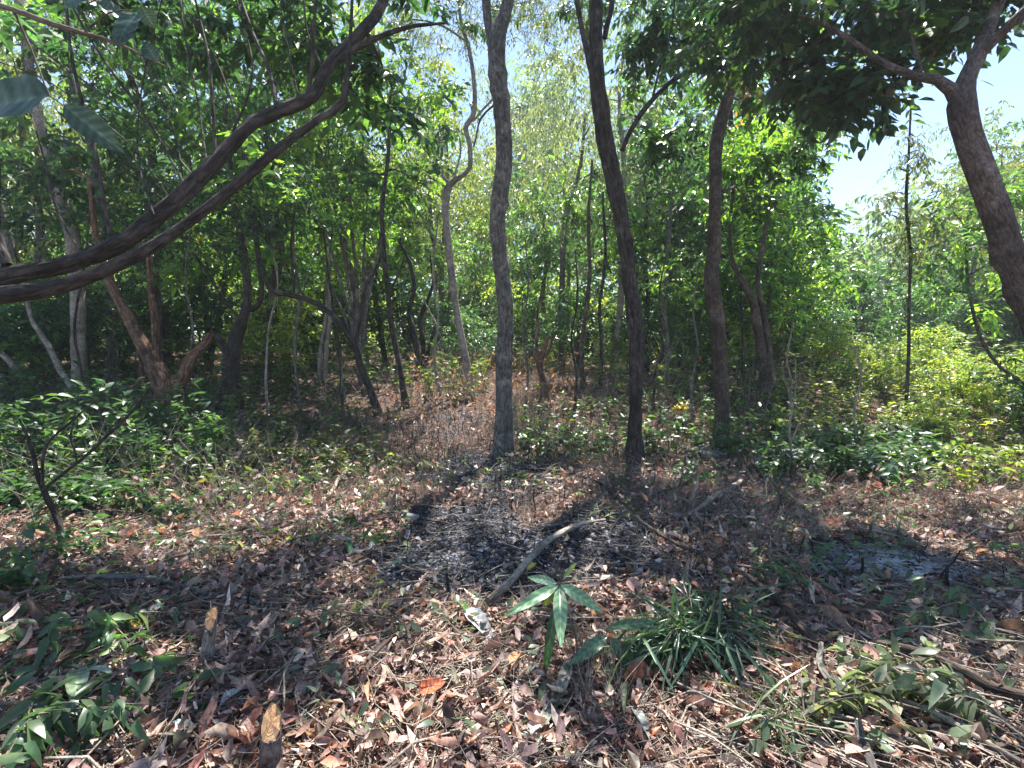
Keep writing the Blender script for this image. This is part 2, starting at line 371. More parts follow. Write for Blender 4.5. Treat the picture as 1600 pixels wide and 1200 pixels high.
# leaf litter -----------------------------------------------------------
PAL = np.array([1.25, 1.06, .98])*np.array([(.23,.15,.13),(.34,.265,.225),(.20,.165,.155),(.46,.41,.36),(.07,.052,.045),(.34,.17,.115),(.12,.13,.08),(.31,.20,.17),(.28,.25,.23)])
PW = np.array([.17,.13,.18,.1,.17,.04,.04,.09,.08]); PW /= PW.sum()
def patch(x, y, s):
    return (np.sin(1.9*x+s+1.3*np.sin(1.7*y+s))*np.cos(2.3*y-.6*s+1.1*np.sin(1.3*x))*.5+.35*np.sin(5.1*x+2*s+2.2*np.sin(2.9*y))*np.cos(4.7*y+1.9*np.sin(3.7*x+s))+.3*np.sin(12.3*x+3*np.sin(7*y+s))*np.cos(13.1*y+2*np.sin(8*x)))
def litter(Gm, n, dmin, dmax, Lr, tm, lift=.03, steep=.45, wf=.42, mat=0, pal=PAL, pw=PW, half=1.16, ashkeep=.08, pwr=1.0):
    d = dmin+(dmax-dmin)*rng.random(n)**pwr; x = (rng.random(n)*2-1)*half*d
    m = ashmask(x, d); pn = patch(x, d, 0); keep = (rng.random(n) > m*(1-ashkeep)) & (rng.random(n) < np.clip(.62+.6*pn, .15, 1)); x, d, m = x[keep], d[keep], m[keep]; n = len(x)
    pg = patch(x, d, 9)
    L = Lr[0]+(Lr[1]-Lr[0])*rng.random(n)**1.6
    z = h(x, d)+rng.random(n)**2*lift+.004
    a = rng.random(n)*6.283; dr = np.stack([np.cos(a), np.sin(a), rng.normal(0, .3, n)], -1)
    nn = rng.normal(0, steep, (n, 3)); nn[:, 2] += 1
    pos = np.stack([x, d, z], -1)-nrm(dr)*L[:, None]/2*[1, 1, .3]
    c = pal[rng.choice(len(pal), n, p=pw)]
    gy = np.clip(.4+1.1*pg, 0, 1)[:, None]*.4; c = c*(1-gy)+(c.mean(1, keepdims=True)*[1.06, .98, .93])*gy
    c = c*rng.uniform(.6, 1.5, (n, 1))*rng.uniform(.93, 1.07, (n, 3))
    ch = np.array([.03, .031, .036])*rng.uniform(.6, 1.6, (n, 1)); gr = np.array([.33, .34, .38])*rng.uniform(.6, 1.3, (n, 1))
    isg = rng.random((n, 1)) < .16; burnt = np.where(isg, gr, ch); w = ((rng.random(n) < m*1.2)*.9)[:, None]
    c = c*(1-w)+burnt*w
    leaves(Gm, pos, dr, nn, L, L*wf*rng.uniform(.6, 1.25, n), rng.normal(.25, .8, n), rng.normal(.0, .5, n), c, tm, mat, rng.normal(0, .4, n))
g = Geo()
litter(g, 30000, .9, 4.2, (.02, .09), 'mid', lift=.07, pwr=.8, steep=.65)
litter(g, 34000, 3.8, 9, (.022, .085), 'mid', lift=.08, pwr=.8, steep=.85)
litter(g, 22000, .9, 6, (.02, .085), 'rag', lift=.08, pwr=.8, steep=.9, wf=.5)
litter(g, 1300, .9, 4.5, (.09, .17), 'rag', lift=.09, pwr=.8, steep=.7, wf=.42)
litter(g, 2500, .9, 4, (.08, .16), 'mid', lift=.06, pwr=.8, steep=.5, wf=.3)
litter(g, 22000, 8, 22, (.06, .16), 'far', lift=.06)
litter(g, 70000, .9, 5, (.010, .04), 'far', lift=.06, steep=.9, pwr=.8, wf=.35)      # crumbs
litter(g, 50000, 4, 9, (.012, .045), 'far', lift=.07, steep=.9)
tag(g.build('leaf_litter', [M_DRY]), 'carpet of dry brown, tan and grey fallen leaves over the clearing floor', 'leaf litter', kind='stuff')
# twig litter
g = Geo(); n = 34000
d = 1+8*rng.random(n)**.9; x = (rng.random(n)*2-1)*1.15*d; kp = rng.random(n) > ashmask(x, d)*.8; x, d = x[kp], d[kp]; n = len(x); a = rng.normal(0, 1.1, n)+math.pi*(rng.random(n) < .5)
L = .04+.42*rng.random(n)**3; p0 = np.stack([x, d, h(x, d)+.008+.04*rng.random(n)], -1)
p1 = p0+np.stack([np.cos(a)*L, np.sin(a)*L, rng.normal(.03, .12, n)*L], -1)
twigs(g, p0, p1, rng.uniform(.0012, .0045, n), .001, 0)
n = 420; px = rng.uniform(-60, 1700, n); d = 1.3+4.5*rng.random(n)**1.2; x = (px-800)/F*d
n0 = 130; px[:n0] = rng.uniform(1050, 1700, n0); d[:n0] = rng.uniform(1.5, 2.9, n0); x = (px-800)/F*d
a = rng.normal(-.1, 1.0, n); a[:n0] = rng.normal(-.75, .3, n0); L = rng.uniform(.25, .9, n)
p0 = np.stack([x, d, h(x, d)+.03+.06*rng.random(n)], -1); ex, ey = x+np.cos(a)*L, d+np.sin(a)*L
p1 = np.stack([ex, ey, h(ex, ey)+.03+.07*rng.random(n)], -1); pm = (p0+p1)/2+rng.normal(0, .05, (n, 3))*L[:, None]*[1, 1, .3]; rr = rng.uniform(.002, .0065, n)
twigs(g, p0, pm, rr, rr*.8, 0); twigs(g, pm, p1, rr*.8, rr*.4, 0)
tag(g.build('twig_litter', [M_DEAD]), 'scatter of thin broken dead twigs among the fallen leaves', 'twigs', kind='stuff')

# ------------------------------------------------------------------ hero trees
def path(rows, ground=True):
    out = []
    for k, (px, py, d, w) in enumerate(rows):
        q = P(px, py, d); out.append([*q, pxr(w, d)])
    return np.array(out)
def roots(g, base, r):
    for k in range(7):
        a = k*.9+rng.uniform(-.3, .3); L = r*rng.uniform(1.6, 3.2); c, s_ = math.cos(a), math.sin(a); b = np.asarray(base)
        e = b+[c*L, s_*L, 0]; e[2] = h(e[0], e[1])-.03
        tube(g, [[*(b+[c*r*.2, s_*r*.2, r*2.2]), r*.35], [*(b+[c*r*.75, s_*r*.75, r*.7]), r*.36], [*(b+[c*r*1.3, s_*r*1.3, r*.1]), r*.28], [*e, r*.1]], 8, .03, 0, lump=.12)
def hero_tree(name, label, cat, rows, bark, branches=(), blobs=(), leaf=None, group=None, sides=16, lump=.07, flare=1.3, attach_r=.022, mats_leaf=None, extra_trunk=(), wf=.8):
    """rows: (px, py, depth, width px); the first row's depth is replaced by the ground hit if None"""
    rows = [[a, b, c, w*wf] for a, b, c, w in rows]
    branches = [[(a, b, c, w*wf) for a, b, c, w in br] for br in branches]
    extra_trunk = [[(a, b, c, w*wf) for a, b, c, w in er] for er in extra_trunk]
    if rows[0][2] is None:
        q = Gd(rows[0][0], rows[0][1]); rows[0][2] = q[1]
        for r in rows[1:]:
            if r[2] is None: r[2] = q[1]
    for r in rows:
        if r[2] is None: r[2] = rows[0][2]
    d0 = rows[0][2]
    pts = path(rows); base = pts[0, :3].copy(); base[2] = float(h(base[0], base[1]))
    root = empty(name, tuple(base), label, cat, group)
    first = pts[0].copy(); first[2] = base[2]-.12; first[3] *= flare*1.1
    body = np.vstack([first[None], pts]); body[1, 3] *= flare*.92
    g = Geo(); q = tube(g, body, sides, .09, 0, lump=lump, wob=.2, knots=True)
    if pts[0, 3] > .07: roots(g, base, pts[0, 3])
    for er in extra_trunk:
        ep = path([[a, b, (c if c is not None else d0), w] for a, b, c, w in er]); q2 = tube(g, ep, 12, .09, 0, lump=lump, wob=.2); q = np.vstack([q, q2])
    g.build('trunk', [bark], root, base)
    nodes = list(q[len(q)//3:])
    for br in branches:
        br = [(a, b, (c if c is not None else d0), w) for a, b, c, w in br]
        bp = path(br); g = Geo(); qq = tube(g, bp, 9, .08, 0, lump=.06, wob=.3); g.build('branch', [bark], root, base); nodes += list(qq)
    if blobs:
        lf = dict(L=.11, Wf=.42, hang=.2, base=(.05, .10, .03), young=(.16, .26, .04), pyoung=.15, tm='far', S=5, T=9, r=.38)
        lf.update(leaf or {}); r = lf.pop('r'); g = Geo(); Cs = []
        for (px, py, d, rx, ry, rz, cnt) in blobs:
            Cs.append(inell(cnt, P(px, py, d if d else d0), (rx, ry, rz)))
        Cs = np.vstack(Cs); Cs = Cs[np.hypot(Cs[:, 0], Cs[:, 1]) > 1.5]
        attach(g, nodes, Cs, attach_r, 1, 5)
        spray_leaves(g, Cs, r*rng.uniform(.75, 1.25, len(Cs)), lmat=0, tmat=1, **lf)
        g.build('crown', [mats_leaf or M_LEAF, bark], root, base)
    return root

DK = dict(base=(.035, .082, .042), young=(.11, .2, .05), pyoung=.15, L=.12, Wf=.42, tm='mid', r=.32)
MG = dict(base=(.075, .15, .06), young=(.26, .42, .06), pyoung=.4, L=.16, tm='far', r=.42, var=.35)
OL = dict(base=(.12, .15, .085), young=(.22, .22, .07), pyoung=.3, L=.1, Wf=.28, hang=.55, r=.4)

# 1 big leaning double limb at the left
rows = [(-420, 900, 2.9, 95), (-330, 700, 2.9, 80), (-200, 520, 2.9, 70), (-60, 452, 2.9, 58), (0, 432, 2.9, 52), (100, 412, 3.0, 40), (200, 370, 3.1, 36), (290, 300, 3.2, 34), (350, 240, 3.3, 32), (400, 190, 3.4, 30), (455, 168, 3.45, 29), (492, 150, 3.5, 28), (515, 105, 3.6, 27), (560, 58, 3.7, 24), (595, 10, 3.8, 22), (615, -90, 3.9, 18), (600, -240, 4.0, 12)]
hero_tree('leaning_tree', 'dark twisted double limb sweeping up across the photo from the left edge', 'tree', rows, M_BDARK,
  branches=[[(-80, 470, 2.88, 46), (0, 462, 2.85, 44), (90, 450, 2.9, 38), (190, 412, 2.95, 31), (285, 350, 3.05, 26), (372, 280, 3.15, 24), (440, 226, 3.2, 22), (500, 184, 3.3, 19), (538, 156, 3.35, 16), (548, 60, 3.4, 9), (552, -60, 3.5, 7)],
            [(525, 95, 3.62, 16), (560, 72, 3.6, 14), (605, 55, 3.6, 12), (650, 40, 3.6, 9), (700, 36, 3.7, 4)],
            [(432, 170, 3.4, 11), (420, 110, 3.5, 9), (392, 40, 3.6, 8), (365, -40, 3.7, 6), (340, -160, 3.8, 4)],
            [(478, 158, 3.45, 11), (490, 90, 3.5, 9), (492, 20, 3.5, 7), (500, -80, 3.6, 5)],
            [(505, 108, 3.6, 6), (480, 50, 3.6, 5), (470, -40, 3.6, 4)],
            [(336, 262, 3.3, 8), (334, 180, 3.35, 7), (325, 90, 3.4, 6), (305, 0, 3.5, 5), (280, -120, 3.6, 4)],
            [(290, 290, 3.2, 6), (235, 195, 3.3, 5), (160, 90, 3.4, 5), (95, -20, 3.5, 4)],
            [(12, 415, 2.9, 22), (-6, 350, 3.0, 20), (-14, 250, 3.1, 18), (-30, 100, 3.2, 14), (-20, -60, 3.3, 10)],
            [(176, 375, 3.1, 10), (165, 330, 3.1, 9), (150, 250, 3.2, 8), (120, 120, 3.3, 7), (105, 20, 3.4, 6), (100, -80, 3.4, 4)],
            [(350, 235, 3.3, 5), (395, 120, 3.5, 5), (375, 20, 3.6, 4), (350, -60, 3.6, 3)],
            [(310, 285, 3.2, 5), (250, 215, 3.4, 4), (150, 140, 3.6, 4), (40, 60, 3.8, 3)], [(290, 300, 3.2, 4), (270, 200, 3.4, 4), (220, 90, 3.6, 3), (170, -30, 3.7, 3)],
            [(240, 335, 3.1, 5), (215, 240, 3.3, 4), (225, 120, 3.5, 3), (255, -10, 3.6, 3)], [(325, 265, 3.25, 5), (310, 170, 3.4, 4), (290, 60, 3.5, 4), (275, -60, 3.6, 3)],
            [(130, 400, 3.0, 6), (90, 330, 3.2, 5), (60, 220, 3.4, 4), (20, 90, 3.6, 3)], [(380, 215, 3.4, 4), (345, 110, 3.5, 4), (300, 30, 3.6, 3), (255, -60, 3.7, 3)],
            [(270, 315, 3.2, 4), (190, 215, 3.4, 4), (80, 130, 3.6, 3), (-20, 90, 3.7, 2)], [(470, 165, 3.5, 4), (455, 100, 3.6, 4), (440, 20, 3.6, 3), (430, -60, 3.7, 3)]],
  blobs=[(480, -170, 4.4, 1.5, 1.2, .6, 40), (120, -260, 4.4, 1.8, 1.2, .7, 34), (420, 60, 4.5, .7, .4, .35, 12), (330, 20, 4.8, 1.0, .5, .4, 14), (560, 110, 4.4, .5, .4, .35, 9), (200, 20, 4.8, .9, .5, .4, 9)],
  leaf=DK, lump=.22, sides=20, wf=.62)

# 2 centre trunk
hero_tree('forest_tree', 'pale grey trunk in the middle of the photo forking near the top edge', 'tree',
  [(786, 712, None, 40), (786, 640, None, 33), (786, 560, None, 31), (788, 470, None, 31), (783, 390, None, 30), (782, 330, None, 31), (792, 260, None, 31), (790, 190, None, 30), (780, 120, None, 32), (775, 62, None, 34), (790, 10, None, 22), (802, -80, None, 19), (815, -300, None, 12)],
  M_BGREY, branches=[[(772, 80, None, 20), (764, 30, None, 17), (760, -20, None, 16), (745, -150, None, 12), (720, -350, None, 8)],
                     [(776, 160, 6.9, 4), (752, 185, 6.9, 4), (740, 230, 6.9, 3)]],
  blobs=[(760, -330, 7.4, 2.6, 2.0, 1.0, 50), (820, -40, 9.0, 1.6, .9, .8, 30), (740, 10, 10.2, 2.2, .9, .9, 40), (850, 60, 11, 1.2, .8, .8, 14)], leaf=dict(OL, S=6), sides=22)  # deeper high clumps added to break up the trunk shadows on the floor

# 3 dark trunk right of centre
hero_tree('forest_tree', 'nearly black leaning trunk just right of the grey middle trunk', 'tree',
  [(990, 730, None, 36), (992, 660, None, 26), (992, 600, None, 25), (990, 520, None, 26), (982, 430, None, 26), (972, 350, None, 27), (962, 270, None, 29), (948, 200, None, 29), (938, 130, None, 27), (935, 70, None, 24), (932, 0, None, 24), (925, -120, None, 20), (915, -330, None, 12)],
  M_BDARK, branches=[[(972, 235, None, 9), (985, 205, None, 9), (1010, 165, None, 9), (1045, 130, None, 8), (1080, 112, None, 8), (1120, 104, None, 7), (1170, 84, None, 6), (1260, 70, None, 4)],
                     [(930, 135, None, 11), (918, 80, None, 10), (903, 20, None, 9), (893, -40, None, 9), (880, -200, None, 6)],
                     [(945, 60, None, 9), (955, 0, None, 9), (968, -120, None, 7)],
                     [(1018, 160, None, 4), (1030, 110, None, 4), (1048, 50, None, 3), (1060, -60, None, 3)]],
  blobs=[(1000, -240, 6.4, 2.4, 1.7, 1.0, 34), (960, -10, 9.6, 1.3, .8, .8, 22), (690, -20, 9.8, 1.4, .8, .8, 22), (1090, 20, 6.8, .9, .8, .6, 30), (1020, 90, 7.4, .6, .5, .6, 16), (1060, 230, 8.2, .6, .6, .6, 12)], leaf=dict(DK, S=6), sides=20, lump=.13, wf=.85)  # the far overhead clumps are added to dapple sun on the foreground

# 4 brown trunk
hero_tree('forest_tree', 'brown knotty trunk standing to the right of the nearly black trunk', 'tree',
  [(1128, 690, None, 30), (1128, 640, None, 26), (1124, 570, None, 27), (1120, 500, None, 27), (1112, 470, None, 30), (1108, 430, None, 25), (1114, 380, None, 24), (1116, 300, None, 22), (1120, 230, None, 22), (1138, 160, None, 22), (1155, 100, None, 21), (1170, 20, None, 19), (1185, -120, None, 15), (1180, -300, None, 10)],
  M_BBROWN, branches=[[(1132, 168, None, 8), (1150, 110, 7.6, 7), (1220, 40, 7.6, 5)], [(1116, 120, 7.8, 5), (1090, 110, 7.9, 4), (1060, 130, 8, 3)]],
  blobs=[(1190, -180, 7.8, 2.4, 1.8, 1.1, 20), (1180, 60, 8.4, 1.2, .8, .9, 22), (1200, 240, 8.8, 1.0, .8, 1.1, 34)], leaf=dict(MG, base=(.05, .1, .03)), sides=18, lump=.1)

# 5 double stem
hero_tree('forest_tree', 'twin brown stems grown together, farthest right of the four standing trunks', 'tree',
  [(1196, 636, None, 20), (1196, 590, None, 18), (1192, 540, None, 17), (1182, 490, None, 17), (1168, 455, None, 13), (1150, 425, None, 9), (1140, 380, None, 7), (1150, 250, None, 5)],
  M_BBROWN, extra_trunk=[[(1203, 640, None, 13), (1202, 590, None, 12), (1200, 540, None, 11), (1192, 480, None, 11), (1186, 440, None, 9), (1196, 360, None, 8), (1215, 250, None, 6)]],
  blobs=[(1190, 330, 10.6, 1.7, 1.3, 1.9, 64), (1270, 440, 10.2, 1.1, .8, 1.0, 18), (1080, 420, 11, 1.0, .8, 1.0, 12)], leaf=dict(MG, L=.14, r=.45))

# 6 right pinkish trunk
hero_tree('forking_tree', 'smooth pinkish trunk leaning in from the right edge with a fork near its top', 'tree',
  [(1775, 820, 4.1, 84), (1730, 720, 4.1, 66), (1660, 560, 4.1, 60), (1612, 470, 4.1, 54), (1580, 400, 4.1, 50), (1548, 320, 4.1, 50), (1522, 260, 4.1, 48), (1505, 210, 4.1, 46), (1497, 165, 4.1, 46), (1506, 128, 4.15, 32), (1524, 92, 4.2, 27), (1545, 40, 4.3, 25), (1575, -40, 4.4, 20), (1600, -180, 4.5, 14)],
  M_BPINK, branches=[[(1500, 165, 4.12, 26), (1482, 140, 4.1, 24), (1462, 125, 4.1, 20), (1432, 120, 4.15, 15), (1385, 98, 4.2, 12), (1330, 60, 4.3, 10), (1260, 30, 4.5, 8), (1180, 10, 4.8, 5)],
                     [(1520, 100, 4.2, 12), (1560, 60, 4.1, 18), (1600, 15, 4.0, 20), (1660, -50, 3.9, 18)],
                     [(1440, 122, 4.15, 8), (1425, 60, 4.3, 7), (1400, -30, 4.4, 6), (1370, -150, 4.5, 5)]],
  blobs=[(1370, 20, 4.6, 1.3, .5, .38, 34), (1500, 10, 4.7, .6, .5, .3, 18), (1200, 40, 5.0, .9, .5, .5, 32), (1340, 140, 4.7, .45, .3, .22, 18), (1280, -130, 4.9, 2.2, 1.0, .5, 14), (1600, -60, 4.7, .8, .7, .4, 14), (1250, 130, 5.2, .5, .4, .35, 14)],
  leaf=dict(DK, L=.135, Wf=.46, S=5, T=7, r=.3, base=(.035, .08, .045), pyoung=.25), sides=26, lump=.05, mats_leaf=M_LEAFG, attach_r=.014, wf=.74)

# 7 thin sinuous
hero_tree('slender_tree', 'thin pale sinuous trunk just left of the grey middle trunk, bent at mid height', 'tree',
  [(738, 622, None, 17), (728, 560, None, 15), (716, 500, None, 14), (706, 440, None, 14), (697, 370, None, 14), (694, 325, None, 13), (700, 290, None, 13), (715, 278, None, 10), (733, 262, None, 9), (734, 225, None, 9), (728, 200, None, 9), (742, 175, None, 9), (741, 120, None, 8), (732, 70, None, 7), (722, 40, None, 6), (715, -20, None, 6), (710, -120, None, 4)],
  M_BPALE, branches=[[(702, 290, None, 7), (693, 275, None, 6), (690, 262, None, 3)], [(727, 64, None, 4), (700, 45, None, 4), (670, 34, None, 3), (640, 30, None, 3)],
                     [(738, 190, None, 4), (765, 160, None, 4), (775, 150, None, 3)], [(708, 285, None, 4), (720, 230, None, 3), (712, 200, None, 2)]],
  blobs=[(660, -40, 11, 2.4, 1.2, 1.2, 40), (640, 150, 11.5, 1.3, .8, 1.2, 20)], leaf=dict(OL), sides=12)

# 8 dark thin stem
hero_tree('slender_tree', 'slim dark stem standing between the bowed stem and the pale sinuous trunk', 'tree',
  [(634, 638, None, 14), (625, 580, None, 11), (614, 520, None, 11), (607, 450, None, 10), (600, 380, None, 9), (597, 320, None, 8), (606, 240, None, 7), (610, 150, None, 5)],
  M_BDARK, branches=[[(612, 450, None, 4), (622, 430, None, 4), (632, 400, None, 3)]],
  blobs=[(590, 290, 10.5, 1.4, .9, .8, 34), (610, 160, 10.5, 1.5, .9, 1.0, 44)], leaf=dict(MG), sides=12)

# 9 dark multi trunk
hero_tree('dark_stem_tree', 'cluster of crooked blackened stems before a brown thicket behind the slim dark stem', 'tree',
  [(656, 590, None, 17), (653, 560, None, 14), (645, 520, None, 12), (638, 490, None, 9), (648, 450, None, 8), (640, 410, None, 7), (625, 380, None, 4)],
  M_CHAR, extra_trunk=[[(658, 588, None, 12), (661, 540, None, 10), (658, 500, None, 9), (668, 470, None, 7), (676, 440, None, 5), (672, 400, None, 3)], [(662, 580, None, 9), (672, 540, None, 7), (676, 520, None, 5), (684, 500, None, 3)]],
  blobs=[(650, 380, 15, 1.5, 1, .8, 14)], leaf=dict(MG, L=.14, r=.45), sides=10)

# 10 bowed stem
hero_tree('bowed_tree', 'bowed thin trunk arching up to the left from the clearing edge', 'tree',
  [(592, 652, None, 17), (580, 615, None, 14), (566, 580, None, 14), (556, 545, None, 13), (540, 512, None, 12), (515, 487, None, 10), (485, 470, None, 10), (450, 460, None, 9), (425, 455, None, 9), (412, 430, None, 8), (400, 380, None, 7), (392, 310, None, 6), (385, 230, None, 4)],
  M_BDARK, branches=[[(459, 460, None, 6), (457, 420, None, 5), (455, 370, None, 4), (462, 320, None, 3)], [(556, 540, None, 8), (562, 500, None, 7), (572, 450, None, 6), (592, 410, None, 5), (598, 370, None, 4)],
                     [(500, 480, None, 5), (470, 455, None, 4), (430, 380, None, 3), (400, 300, None, 3)], [(574, 600, None, 4), (585, 590, None, 3), (592, 612, None, 2)]],
  blobs=[(420, 270, 8.6, .9, .7, .7, 16)], leaf=dict(MG), sides=12)

# 11 fan of thin stems
hero_tree('multi_stem_tree', 'fan of thin upright stems spreading from one base behind the bowed trunk', 'tree',
  [(566, 600, None, 14), (562, 540, None, 12), (558, 480, None, 9), (555, 420, None, 7), (550, 350, None, 6), (545, 250, None, 4)],
  M_BGREY, extra_trunk=[[(563, 560, None, 9), (550, 480, None, 7), (538, 400, None, 6), (525, 330, None, 5), (505, 250, None, 3)], [(560, 560, None, 8), (545, 480, None, 6), (520, 400, None, 5), (502, 340, None, 4), (480, 260, None, 3)],
      [(565, 560, None, 8), (572, 480, None, 7), (590, 400, None, 5), (600, 330, None, 4)], [(564, 540, None, 6), (566, 460, None, 6), (570, 380, None, 5), (575, 300, None, 3)], [(562, 580, None, 5), (540, 500, None, 5), (515, 440, None, 4), (497, 390, None, 3)]],
  blobs=[(520, 230, 12, 2.6, 1.4, 1.9, 110), (590, 330, 12.5, 1.5, 1, .8, 20), (470, 40, 12, 2.4, 1.4, 1.6, 60)], leaf=dict(MG, L=.13, base=(.075, .14, .035)), sides=10)

# 12 left dark trunk
hero_tree('forest_tree', 'thick dark trunk left of the bowed stem dividing into crooked limbs at chest height', 'tree',
  [(360, 640, None, 30), (361, 590, None, 26), (363, 550, None, 26), (372, 510, None, 18), (384, 475, None, 13), (384, 430, None, 12), (378, 380, None, 11), (372, 330, None, 10), (362, 280, None, 8), (350, 150, None, 6)],
  M_BDARK, branches=[[(362, 560, None, 16), (345, 535, None, 13), (328, 520, None, 9)], [(380, 488, None, 9), (402, 478, None, 9), (408, 455, None, 8), (404, 400, None, 8), (398, 350, None, 7), (385, 300, None, 6), (380, 240, None, 5)],
                     [(378, 500, None, 6), (350, 470, None, 5), (320, 420, None, 5), (285, 370, None, 4), (250, 310, None, 4), (190, 260, None, 4), (130, 170, None, 3)]],
  blobs=[(330, 330, 8.6, 1.2, .7, .9, 30), (250, 210, 8.8, 1.8, .9, .9, 30), (440, 330, 8.8, .7, .6, .6, 12), (300, 20, 8.8, 2.2, 1.2, 1.2, 44)], leaf=dict(DK, tm='far'), sides=14, lump=.12, wf=.95)

# 13 V shaped reddish
hero_tree('splayed_tree', 'reddish brown V shaped trunk splitting at the ground left of the thick dark trunk', 'tree',
  [(268, 690, 8.5, 60), (266, 640, None, 50), (252, 598, None, 34), (232, 555, None, 20), (212, 512, None, 17), (195, 480, None, 14), (178, 450, None, 12), (165, 420, None, 10), (150, 380, None, 9), (140, 280, None, 7)],
  M_BRED, branches=[[(258, 606, None, 30), (282, 590, None, 20), (300, 565, None, 17), (318, 540, None, 14), (330, 522, None, 12)], [(258, 600, None, 16), (246, 560, None, 12), (240, 520, None, 11), (238, 470, None, 9), (232, 400, None, 7)],
                    [(230, 610, None, 9), (222, 580, None, 8), (216, 540, None, 6)]],
  blobs=[(130, 300, 9, 1.6, .8, .9, 40), (230, 400, 9.3, .9, .6, .6, 16)], leaf=dict(DK, tm='far'), sides=14, lump=.14, wf=1.0)

# 14 - left rear pale trunks
hero_tree('pale_tree', 'pale mottled trunk behind the double limb near the upper left corner', 'tree',
  [(125, 620, 10.5, 24), (124, 520, 10.5, 24), (120, 430, 10.5, 24), (112, 370, 10.5, 24), (98, 325, 10.5, 23), (82, 280, 10.5, 20), (70, 240, 10.5, 16), (60, 180, 10.5, 14), (45, 90, 10.5, 14), (30, 0, 10.5, 12), (15, -120, 10.5, 9)],
  M_BPALE, branches=[[(48, 100, 10.5, 8), (55, 50, 10.5, 8), (60, 0, 10.5, 6)]], blobs=[(60, 60, 11, 2, 1, 1, 26), (20, -160, 10.8, 2.4, 1, .8, 20)], leaf=dict(OL, hang=.3), sides=14)
hero_tree('pale_tree', 'slim grey trunk second from the upper left corner, behind the double limb', 'tree',
  [(176, 640, 11.5, 18), (176, 520, 11.5, 17), (170, 400, 11.5, 16), (166, 350, 11.5, 16), (152, 290, 11.5, 15), (140, 220, 11.5, 14), (118, 150, 11.5, 14), (106, 80, 11.5, 13), (104, 0, 11.5, 11), (100, -120, 11.5, 8)],
  M_BGREY, branches=[[(122, 160, 11.5, 6), (150, 120, 11.5, 5), (170, 40, 11.5, 4)]], blobs=[(170, 40, 12, 2, 1, 1.0, 16), (110, -160, 12, 2.4, 1, .8, 18)], leaf=dict(OL, hang=.3), sides=12)
hero_tree('leaning_sapling', 'pale leaning bare stem low at the left above the dark undergrowth', 'tree',
  [(128, 632, None, 11), (112, 605, None, 12), (95, 580, None, 11), (80, 548, None, 10), (62, 520, None, 9), (50, 500, None, 8), (40, 460, None, 6)], M_BPALE, sides=9)
hero_tree('curved_sapling', 'short pale curved stem at the left edge above the dark undergrowth', 'tree',
  [(38, 625, None, 9), (34, 590, None, 10), (24, 572, None, 10), (8, 556, None, 10), (-15, 545, None, 9), (-50, 530, None, 7)], M_BPALE, sides=9)

# 15 broken pale stump
hero_tree('broken_trunk', 'splintered pale brown snag right behind the grey middle trunk', 'dead tree',
  [(850, 636, None, 17), (848, 600, None, 15), (846, 570, None, 14), (850, 545, None, 11), (858, 525, None, 4)], M_BRED,
  branches=[[(846, 575, None, 9), (840, 545, None, 7), (838, 500, None, 5), (846, 455, None, 4)], [(852, 560, None, 7), (862, 535, None, 5), (866, 520, None, 2)], [(843, 580, None, 6), (836, 560, None, 5), (832, 548, None, 2)]], sides=10, lump=.2)

# 16 mid background trunks
def bgtrunk(label, rows, bark, blobs=(), leaf=None, **k):
    return hero_tree('thin_tree', label, 'tree', rows, bark, blobs=blobs, leaf=leaf or dict(MG, L=.14, r=.45), sides=9, **k)
bgtrunk('grey trunk straight behind and right of the splintered snag', [(876, 570, 16, 13), (876, 480, 16, 12), (880, 380, 16, 11), (888, 320, 16, 9), (905, 270, 16, 7), (915, 180, 16, 5)], M_BGREY, [(890, 200, 16, 2.6, 1.5, 2.2, 40)], dict(OL, L=.13, r=.55, base=(.13, .15, .09)))
bgtrunk('thin brown trunk with a lean between the snag and the nearly black trunk', [(912, 606, None, 10), (908, 550, None, 9), (915, 480, None, 8), (922, 420, None, 8), (920, 340, None, 6), (925, 250, None, 4)], M_BBROWN, [(930, 330, 12.5, 1.1, .9, 1.1, 18)])
bgtrunk('straight thin dark trunk close to the left side of the nearly black trunk', [(938, 600, None, 8), (940, 540, None, 7), (938, 480, None, 6), (945, 400, None, 6), (942, 300, None, 4)], M_BDARK, [(985, 380, 13.5, 1.0, .9, 1.2, 18)])
bgtrunk('grey thin trunk between the nearly black trunk and the brown knotty trunk', [(1040, 596, None, 9), (1042, 540, None, 8), (1038, 480, None, 7), (1044, 400, None, 6), (1050, 300, None, 4)], M_BGREY, [(1040, 350, 14.5, 1.8, 1.2, 1.8, 36)])
bgtrunk('pair of smooth grey stems standing deep in the wood behind the fan of thin stems', [(500, 592, None, 9), (502, 540, None, 8), (508, 500, None, 7), (512, 440, None, 6), (520, 350, None, 4)], M_BPALE, extra_trunk=[[(508, 592, None, 9), (512, 540, None, 8), (514, 490, None, 7), (512, 430, None, 6)]], blobs=[(500, 380, 17, 1.6, 1.2, 1.4, 14)])
bgtrunk('thin spindly stem overgrown with climbers in front of the open gap at the right', [(1420, 560, 8.5, 5), (1420, 480, 8.5, 5), (1422, 400, 8.5, 5), (1416, 320, 8.5, 6), (1420, 240, 8.5, 4), (1424, 150, 8.5, 3)], M_BDARK, [(1415, 250, 8.5, .45, .4, .9, 12), (1422, 400, 8.5, .2, .2, .8, 5), (1440, 330, 8.6, .7, .5, .4, 7)], dict(OL, L=.1, r=.28, hang=.6))
